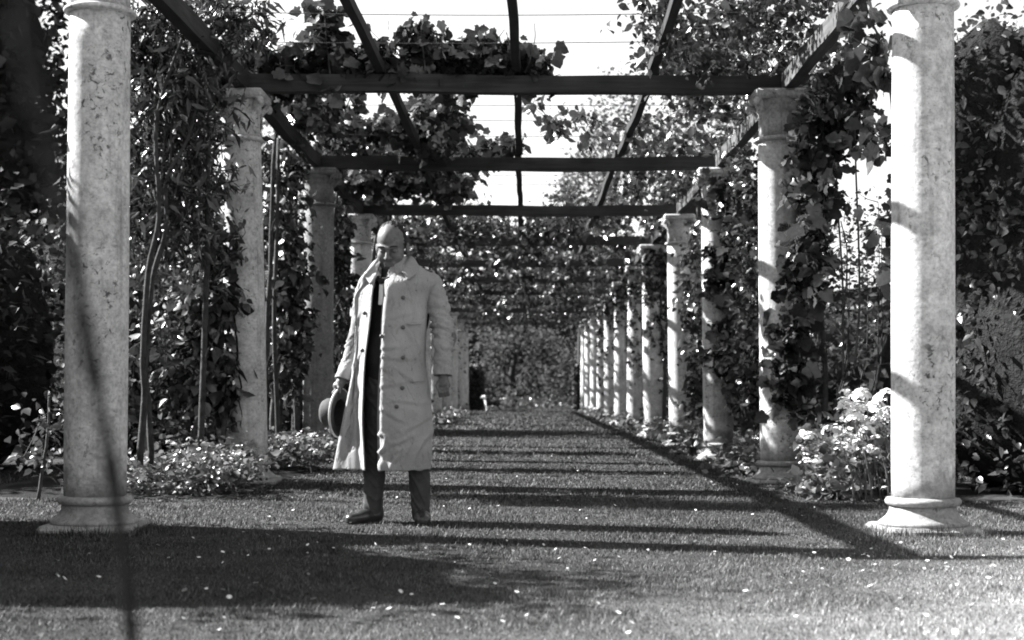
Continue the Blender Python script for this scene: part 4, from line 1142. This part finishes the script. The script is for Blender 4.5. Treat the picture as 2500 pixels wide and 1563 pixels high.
# dark waistcoat and trousers
W = SDF((-.26, -.22, .74), (.26, .2, 1.52), .007)
W.ell((cxb, .02, 1.27), (.195, .128, .245), .03); W.ell((cxb - .01, -.02, 1.02), (.185, .148, .22), .05); W.ell((cxb - .02, .0, .88), (.172, .132, .12), .04)
W.cap((hc - .008, -.06, 1.52), (hc - .012, -.145, 1.36), .035, .012, .02, cut=True)
v, f = W.mesh(); mpart('waistcoat', v, f, M_DARK)
T = SDF((-.30, -.24, -.02), (.34, .2, .98), .007)
for L, s in ((lL, -1), (lR, 1)):
    T.chain([L[0], L[1] + (0, 0, 0), L[2] + (0, -.005, -.01)], [.105, .072, .054], .03)
T.ell((cxb - .02, 0, .84), (.165, .128, .13), .04)
v, f = T.mesh()
nz = np.array([1 - min(1, 4 * abs(mnoise.noise(Vector((p[0] * 9, p[1] * 9, p[2] * 12 + p[0] * 14))))) for p in v]); v[:, 1] -= .008 * nz; v[:, 0] -= .005 * nz
mpart('trousers', v, f, M_TROUSER)
def shoe(heel, toe):
    S = SDF(np.minimum(heel, toe) - (.09, .09, .06), np.maximum(heel, toe) + (.09, .09, .14), .005)
    h = np.array((heel[0], heel[1], .045)); t_ = np.array((toe[0], toe[1], .034)); dd = (t_ - h); dd /= np.linalg.norm(dd)
    S.cap(h, h + (t_ - h) * .55, .042, .044, .02); S.cap(h + (t_ - h) * .5, t_, .046, .036, .02, (1, 1, 1.25)); S.cap(h + (0, 0, .0), h + (0, .0, .09), .044, .046, .03)
    S.cap(h - (0, 0, .025), t_ - (0, 0, .018), .040, .034, .008, (1, 1, 2.2))
    v, f = S.mesh(); v[:, 2] = np.maximum(v[:, 2], .003)
    return mpart('shoe', v, f, M_LEATHER)
shoe(Lp(884, 1228, .035), Lp(838, 1232, -.12)); shoe(Lp(994, 1228, .035), Lp(1014, 1232, -.17))

# shirt collar and bow tie
pts = [(hc - .056, -.098, 1.505), (hc - .076, -.03, 1.545), (hc - .06, .05, 1.57), (hc, .08, 1.575), (hc + .06, .05, 1.57), (hc + .076, -.03, 1.545), (hc + .045, -.10, 1.505)]
inn = crom(pts, 4); V = []; Fc = []
for p in inn:
    c = np.array((hc, 0, p[2])); dn = (p - c) / np.linalg.norm(p - c)
    V += [p + (0, 0, .035) - dn * .004, p + dn * .006 + (0, 0, .036), p + dn * .012 + (0, 0, -.02), p + (0, 0, -.02)]
for i in range(len(inn) - 1):
    for k in range(4): Fc.append((i * 4 + k, i * 4 + (k + 1) % 4, i * 4 + 4 + (k + 1) % 4, i * 4 + 4 + k))
mpart('shirt_collar', V, Fc, M_SHIRT)
v, f = box((0, 0, 0), (.10, .02, .16), bev=.004); v = v + np.array((hc - .012, -.105, 1.40)); v[:, 1] -= (1.47 - v[:, 2]) * .25; mpart('shirt_front', v, f, M_SHIRT)
S = SDF((hc - .1, -.2, 1.40), (hc + .1, -.04, 1.54), .004); kn = np.array((hc - .004, -.135, 1.478))
S.ell(kn, (.013, .012, .014), .004)
for sx in (-1, 1): S.cap(kn + (sx * .008, 0, 0), kn + (sx * .045, .012, -.004 + .006 * sx), .008, .022, .008, (1, 1.6, 1))
v, f = S.mesh(); mpart('bow_tie', v, f, M_DARK)

# the coat: open in front, its left-hand panel folded towards the light
def coat_sections():
    rows = []
    #      y     xl   xr   oL   oR   b    valley  curl
    tab = [(612, 902, 960, 910, 938, .080, 0.00, .00), (628, 890, 985, 905, 934, .098, .00, .00), (643, 872, 1008, 901, 928, .112, .00, .00), (658, 853, 1030, 898, 923, .125, .01, .01), (676, 846, 1034, 895, 918, .138, .05, .03), (705, 845, 1016, 892, 915, .150, .085, .06),
           (760, 846, 1008, 888, 910, .160, .105, .085), (850, 840, 1006, 877, 907, .168, .115, .085), (930, 828, 1014, 873, 906, .178, .12, .05), (1000, 814, 1018, 872, 906, .188, .12, .04), (1060, 803, 1018, 876, 907, .195, .08, .05), (1110, 795, 1014, 879, 908, .200, .055, .05)]
    for y, xl, xr, oL, oR, b, va, cu in tab:
        vx = min(850 + max(0, y - 1030) * .2, oL - 14) if y > 690 else (xl + oL) / 2
        m = lambda x, yy: (Lp(x, y)[0], yy)
        rows.append([m(oL, -b - .014 * (va > .02)), m(oL - .5 * (oL - vx), -b + .42 * va), m(vx + 1, -b + va * .84), m(vx - 6, -b + va * .86), m(vx * .5 + xl * .5, -b + .012 + va * .95), m(xl + 5, -b * .45), m(xl, .02),
                     m(xl + 16, b * .72), m((xl * 2 + xr) / 3, b), m((xl + 2 * xr) / 3, b), m(xr - 16, b * .72), m(xr, -.01), m(xr - 8, -b * .6), m(xr - 30, -b * .9), m((oR + xr) / 2 - 4, -b - .022 * (va > .02)), m(oR + 26, -b - .040 * (va > .02)), m(oR + 11, -b - .034 * (va > .02)), m(oR, -b - .018 * (va > .02) + cu * .7)])
    return tab, rows
tab, rows = coat_sections()
KS = 10
prof = np.array([crom([(p[0], p[1], 0) for p in rw], KS)[:, :2] for rw in rows])
ys = np.array([t[0] for t in tab], float); NV = 120
yy = np.concatenate([np.linspace(612, 705, 18)[:-1], np.linspace(705, 1110, NV - 17)])
Pv = crom(np.concatenate([ys[:, None], prof.reshape(len(ys), -1)], 1), 12)
order = Pv[:, 0]
G = np.stack([np.interp(yy, order, Pv[:, 1 + j]) for j in range(prof.shape[1] * 2)], 1).reshape(len(yy), prof.shape[1], 2)
nu = G.shape[1]
V = np.zeros((len(yy), nu, 3)); V[..., 0] = G[..., 0]; V[..., 1] = G[..., 1]; V[..., 2] = ((1237 - yy) / 387.0)[:, None]
V[-1, :, 2] += .004 * np.sin(np.arange(nu) * .5)
Nn = np.zeros_like(V); tx = np.gradient(V[..., 0], axis=1); ty = np.gradient(V[..., 1], axis=1); ln = np.sqrt(tx ** 2 + ty ** 2) + 1e-6
Nn[..., 0] = -ty / ln * -1 * -1; Nn[..., 1] = tx / ln
if (Nn[60, nu // 2, 1] < 0): Nn = -Nn
al_k = 17.0
CRE = [(-.02, 1.06, .35, .12, .010), (.05, 1.00, .18, .14, .009), (.10, .90, -.35, .13, .009), (.02, .84, .5, .12, .010), (.14, 1.12, -.7, .10, .008), (.12, .74, .15, .12, .009), (.03, .66, -.25, .12, .010), (.16, .60, .9, .12, .010), (.07, .50, .7, .10, .011),
       (.16, 1.28, -1.1, .10, .007), (.06, 1.25, .6, .09, .006), (-.20, 1.0, 1.3, .16, .010), (-.23, .75, 1.45, .18, .011), (-.26, .60, 1.5, .2, .011), (.19, .48, 1.35, .18, .011), (.12, .45, 1.45, .15, .010), (-.24, 1.2, 1.2, .12, .008), (.0, .93, -.1, .08, .007)]
for i in range(len(yy)):
    lowk = np.clip((yy[i] - 690) / 380, 0, 1)
    for j in range(nu):
        p = V[i, j]; u = j / nu
        rg = lambda q, s_=9.0: max(0.0, 1 - abs(mnoise.noise(Vector(q))) * s_)
        fr = (u * 11 + .35 * math.sin(p[2] * 3.1) + .2 * mnoise.noise(Vector((p[2] * 2, 3, u * 4)))) % 1.0
        d = .016 * lowk * (1 - abs(2 * fr - 1)) ** 1.6 * (1 if .22 < u < .80 else .25)
        d += .004 * mnoise.noise(Vector((p[0] * 4, p[1] * 4 + 3, p[2] * 3)))
        # a few long sharp creases running slantwise from the waist and the arm hole
        for (x0, z0, ang, ln_, am) in CRE:
            ca, sa = math.cos(ang), math.sin(ang); qx, qz = p[0] - x0, p[2] - z0
            al, ac = qx * ca + qz * sa, -qx * sa + qz * ca + .02 * math.sin(al_k * (qx * ca + qz * sa))
            if abs(al) < ln_ and p[1] < .08:
                d += am * (1 - (al / ln_) ** 2) * (math.exp(-abs(ac) / .010) - .6 * math.exp(-((ac + .018) / .014) ** 2))
        d *= min(1.0, .15 + min(u, 1 - u) * 9)
        if p[0] > -.07 and p[1] < 0 and p[2] < .60:
            k = np.clip((.60 - p[2]) / .08, 0, 1) * np.clip((.11 - p[0]) / .05, 0, 1)
            d += .022 * k * min(1, (1 - u) * 14) * rg((p[0] * 7 + p[2] * 6, 2.3, p[2] * 10 - p[0] * 5), 3.5) + .010 * k * min(1, (1 - u) * 14) * rg((p[0] * 16 - p[2] * 9, 5.3, p[2] * 19), 4)
        V[i, j] += Nn[i, j] * d
Fc = [(i * nu + j, i * nu + j + 1, (i + 1) * nu + j + 1, (i + 1) * nu + j) for i in range(len(yy) - 1) for j in range(nu - 1)]
def thick(v, f, th):
    """closes an open sheet to a given thickness"""
    me = bpy.data.meshes.new('tmp'); me.from_pydata(np.asarray(v).tolist(), [], f); me.update()
    n = np.zeros(len(v) * 3, np.float32); me.vertex_normals.foreach_get('vector', n); n = n.reshape(-1, 3); v = np.asarray(v)
    m = len(v); cnt = {}
    for q in f:
        for a, b_ in zip(q, q[1:] + q[:1]): cnt[(a, b_)] = 1
    ff = list(f) + [tuple(reversed([i + m for i in q])) for q in f]
    for (a, b_) in cnt:
        if (b_, a) not in cnt: ff.append((b_, a, a + m, b_ + m))
    bpy.data.meshes.remove(me)
    return np.vstack([v + n * th / 2, v - n * th / 2]), ff
v, f = thick(V.reshape(-1, 3), Fc, .007)
coat = mpart('coat', v, f, M_COAT)
# sleeves with wrinkles
def sleeve(pts, rs, seed, wr):
    P = crom(pts, 20); rad = np.interp(np.linspace(0, 1, len(P)), np.linspace(0, 1, len(rs)), rs)
    v, f = tube(P, rad, 34, cap=False)
    for i, p in enumerate(v):
        ring = i // 34; c = P[ring]; d = (p - c) / (np.linalg.norm(p - c) + 1e-9)
        t_ = ring / (len(P) - 1)
        rg = lambda q: 1 - min(1.0, abs(mnoise.noise(Vector(q))) * 4.0)
        w_ = math.exp(-((t_ - .55) / .28) ** 2)
        k = .012 * wr * w_ * rg((p[0] * 9 + seed, p[1] * 7, p[2] * 26 + p[0] * 16 * (1 if seed > 3 else -1))) - .004 * wr * w_
        k += .005 * rg((p[0] * 20 + seed, p[1] * 18, p[2] * 12)) + .004 * mnoise.noise(Vector((p[0] * 14 + seed, p[1] * 14, p[2] * 16)))
        v[i] = p + d * k
    v, f = thick(v, f, .007)
    return mpart('sleeve', v, f, M_COAT, coat)
sleeve([Lp(884, 668, .05), Lp(862, 694, .06), Lp(842, 770, .085), Lp(824, 840, .08), Lp(806, 900, .04)], [.060, .078, .066, .056, .052, .051, .053], 2, 1.2)
sleeve([Lp(1000, 660, .02), Lp(1022, 690, .02), Lp(1043, 770, .02), Lp(1049, 835, -.01), Lp(1050, 890, -.03)], [.056, .076, .066, .058, .054, .052, .053], 6, 1.8)
# collar
inn = crom([(hc - .055, -.115, 1.495), (hc - .088, -.055, 1.575), (hc - .085, .03, 1.615), (hc, .095, 1.635), (hc + .088, .03, 1.630), (hc + .096, -.05, 1.600), (hc + .062, -.125, 1.510)], 6)
out_ = crom([(hc - .105, -.170, 1.440), (hc - .165, -.07, 1.515), (hc - .135, .085, 1.535), (hc, .15, 1.54), (hc + .14, .085, 1.545), (hc + .180, -.06, 1.530), (hc + .128, -.185, 1.468)], 6)
V = []; nv = 7
for a, b_ in zip(inn, out_):
    for k in range(nv):
        t_ = k / (nv - 1); V.append(a * (1 - t_) + b_ * t_ + np.array((0, 0, .020 * math.sin(math.pi * min(1, t_ * 1.3)))))
Fc = [(i * nv + k, i * nv + k + 1, (i + 1) * nv + k + 1, (i + 1) * nv + k) for i in range(len(inn) - 1) for k in range(nv - 1)]
v, f = thick(np.array(V), Fc, .008); mpart('collar', v, f, M_COAT, coat)
def front_y(x, z):
    q = V3[(np.abs(V3[:, 0] - x) < .012) & (np.abs(V3[:, 2] - z) < .015) & (V3[:, 1] < 0)]
    return q[:, 1].min() if len(q) else -.18
V3 = np.array([tuple(p.co) for p in coat.data.vertices])
for x, y in ((966, 710), (966, 779), (967, 849), (966, 919), (954, 962), (918, 800), (872, 745), (868, 832)):
    p = Lp(x, y); p[1] = front_y(p[0], p[2]) - .002
    Mx = Matrix.Rotation(R(90), 3, 'X')
    v, f = lathe([(.002, .005), (.009, .005), (.0125, .003), (.0125, -.004), (.002, -.005)], 12, p, Mx); mpart('button', v, f, M_BUTTON, coat)
# pocket welt
for x0, x1, y in ((976, 1004, 772), (984, 1010, 905)):
    a = Lp(x0, y); b_ = Lp(x1, y - 3); a[1] = front_y(a[0], a[2]) - .004; b_[1] = front_y(b_[0], b_[2]) - .004
    v, f = tube([a, (a + b_) / 2 - (0, .003, 0), b_], .006, 6); mpart('pocket_welt', v, f, M_COAT, coat)

# the hat in his right hand: seen almost edge on, crown away to the left
hatc = Lp(798, 978, .035)
ax = np.array((-.95, .30, .06)); ax /= np.linalg.norm(ax)
Mh = Vector(ax).to_track_quat('Z', 'Y').to_matrix()
ct, sn = math.cos(TURN), math.sin(TURN)
hatc = np.array((hatc[0] * ct - hatc[1] * sn, hatc[0] * sn + hatc[1] * ct, hatc[2]))
man.rotation_euler = (0, 0, TURN)
hat = thing('hat', 'dark felt hat with a pale bound brim held in the man\'s right hand', 'hat', tuple(WORLD + hatc))
base = WORLD + hatc
brim = [(.085, .004), (.12, -.004), (.145, -.001), (.150, .006), (.145, .008), (.12, .004), (.086, .012)]
v, f = lathe(brim, 40, base, Mh, cap=False); part('brim', v, f, M_FELT, hat)
v, f = lathe([(.1465, -.004), (.153, -.002), (.154, .008), (.148, .011), (.146, .004), (.1465, -.004)], 40, base, Mh, cap=False); part('brim_binding', v, f, M_FELT_RIM, hat)
v, f = lathe([(.084, .004), (.086, .012), (.088, .05), (.084, .09), (.07, .112), (.04, .108), (.004, .102), (.004, .098), (.04, .104), (.067, .106), (.08, .088), (.084, .05), (.082, .004)], 36, base, Mh, cap=False)
part('crown', v, f, M_FELT, hat)
v, f = lathe([(.0885, .012), (.0905, .014), (.0905, .038), (.0885, .04)], 36, base, Mh, cap=False); part('hat_band', v, f, M_DARK, hat)

# the small dog far down the walk
DX, DY = (1150 - 1245) / F_PX * 60, 60.0
dog = thing('dog', 'small dark dog with white head and chest standing far down the walk', 'dog', (DX, DY, 0))
D = SDF((-.3, -.35, -.02), (.65, .35, .75), .013)
D.ell((.24, .02, .34), (.28, .105, .115), .03); D.ell((.02, 0, .36), (.13, .11, .15), .03); D.ell((.44, .03, .35), (.11, .09, .11), .03)
D.chain([(-.02, 0, .42), (-.10, -.02, .54)], [.085, .065], .03)
D.ell((-.13, -.03, .585), (.07, .062, .062), .02); D.cap((-.17, -.05, .57), (-.245, -.09, .55), .038, .026, .02)
for s in (-1, 1):
    D.chain([(-.11 - .01 * s, .055 * s - .02, .63), (-.07, .08 * s - .02, .60), (-.075, .085 * s - .02, .55)], [.02, .024, .012], .01)
    D.chain([(-.01, .06 * s, .30), (-.01, .065 * s, .17), (-.005, .065 * s, .08), (-.03, .065 * s, .02)], [.05, .034, .026, .026], .02)
    D.chain([(.46, .06 * s + .02, .32), (.42, .07 * s + .02, .21), (.52, .07 * s + .02, .13), (.49, .07 * s + .02, .06), (.46, .07 * s + .02, .02)], [.07, .046, .028, .025, .026], .02)
D.chain([(.53, .03, .40), (.60, .05, .46), (.62, .06, .55)], [.03, .024, .012], .02)
v, f = D.mesh()
o = part('body', v + np.array((DX, DY, 0)), f, M_DOG_B, dog)
o.data.materials.append(M_DOG_W)
ctr = v[f].mean(1)
wh = (ctr[:, 0] < -.03) & (ctr[:, 0] < -.02 - .25 * (ctr[:, 1]) ) | ((ctr[:, 2] < .2) & (ctr[:, 0] < .1))
o.data.polygons.foreach_set('material_index', wh.astype(np.int32))

# ------------------------------------------------------------------ a slack cord slanting across close to the camera, and thin wires over the roof
P = crom([at(40, -60, .62), at(104, 300, .72), at(163, 560, .85), at(214, 850, 1.0), at(262, 1100, 1.12), at(300, 1400, 1.25), at(318, 1620, 1.34), at(338, 2050, 1.46), at(350, 2700, 1.55)], 6)
top = [np.array((P[0][0] - .3, .2, 2.3)), np.array((P[0][0] - .1, .36, 1.5))]
v, f = tube(np.vstack([crom(top + [P[0]], 6)[:-1], P]), list(.0052 + .0012 * np.sin(np.arange(len(P) + 12) * .9) + .0008 * np.sin(np.arange(len(P) + 12) * 2.3)), 8)
o = link('cord', new_mesh('cord', v, f, M_ROPE)); tag(o, 'dark out of focus cord slanting across in front of the nearest left column', 'cord')
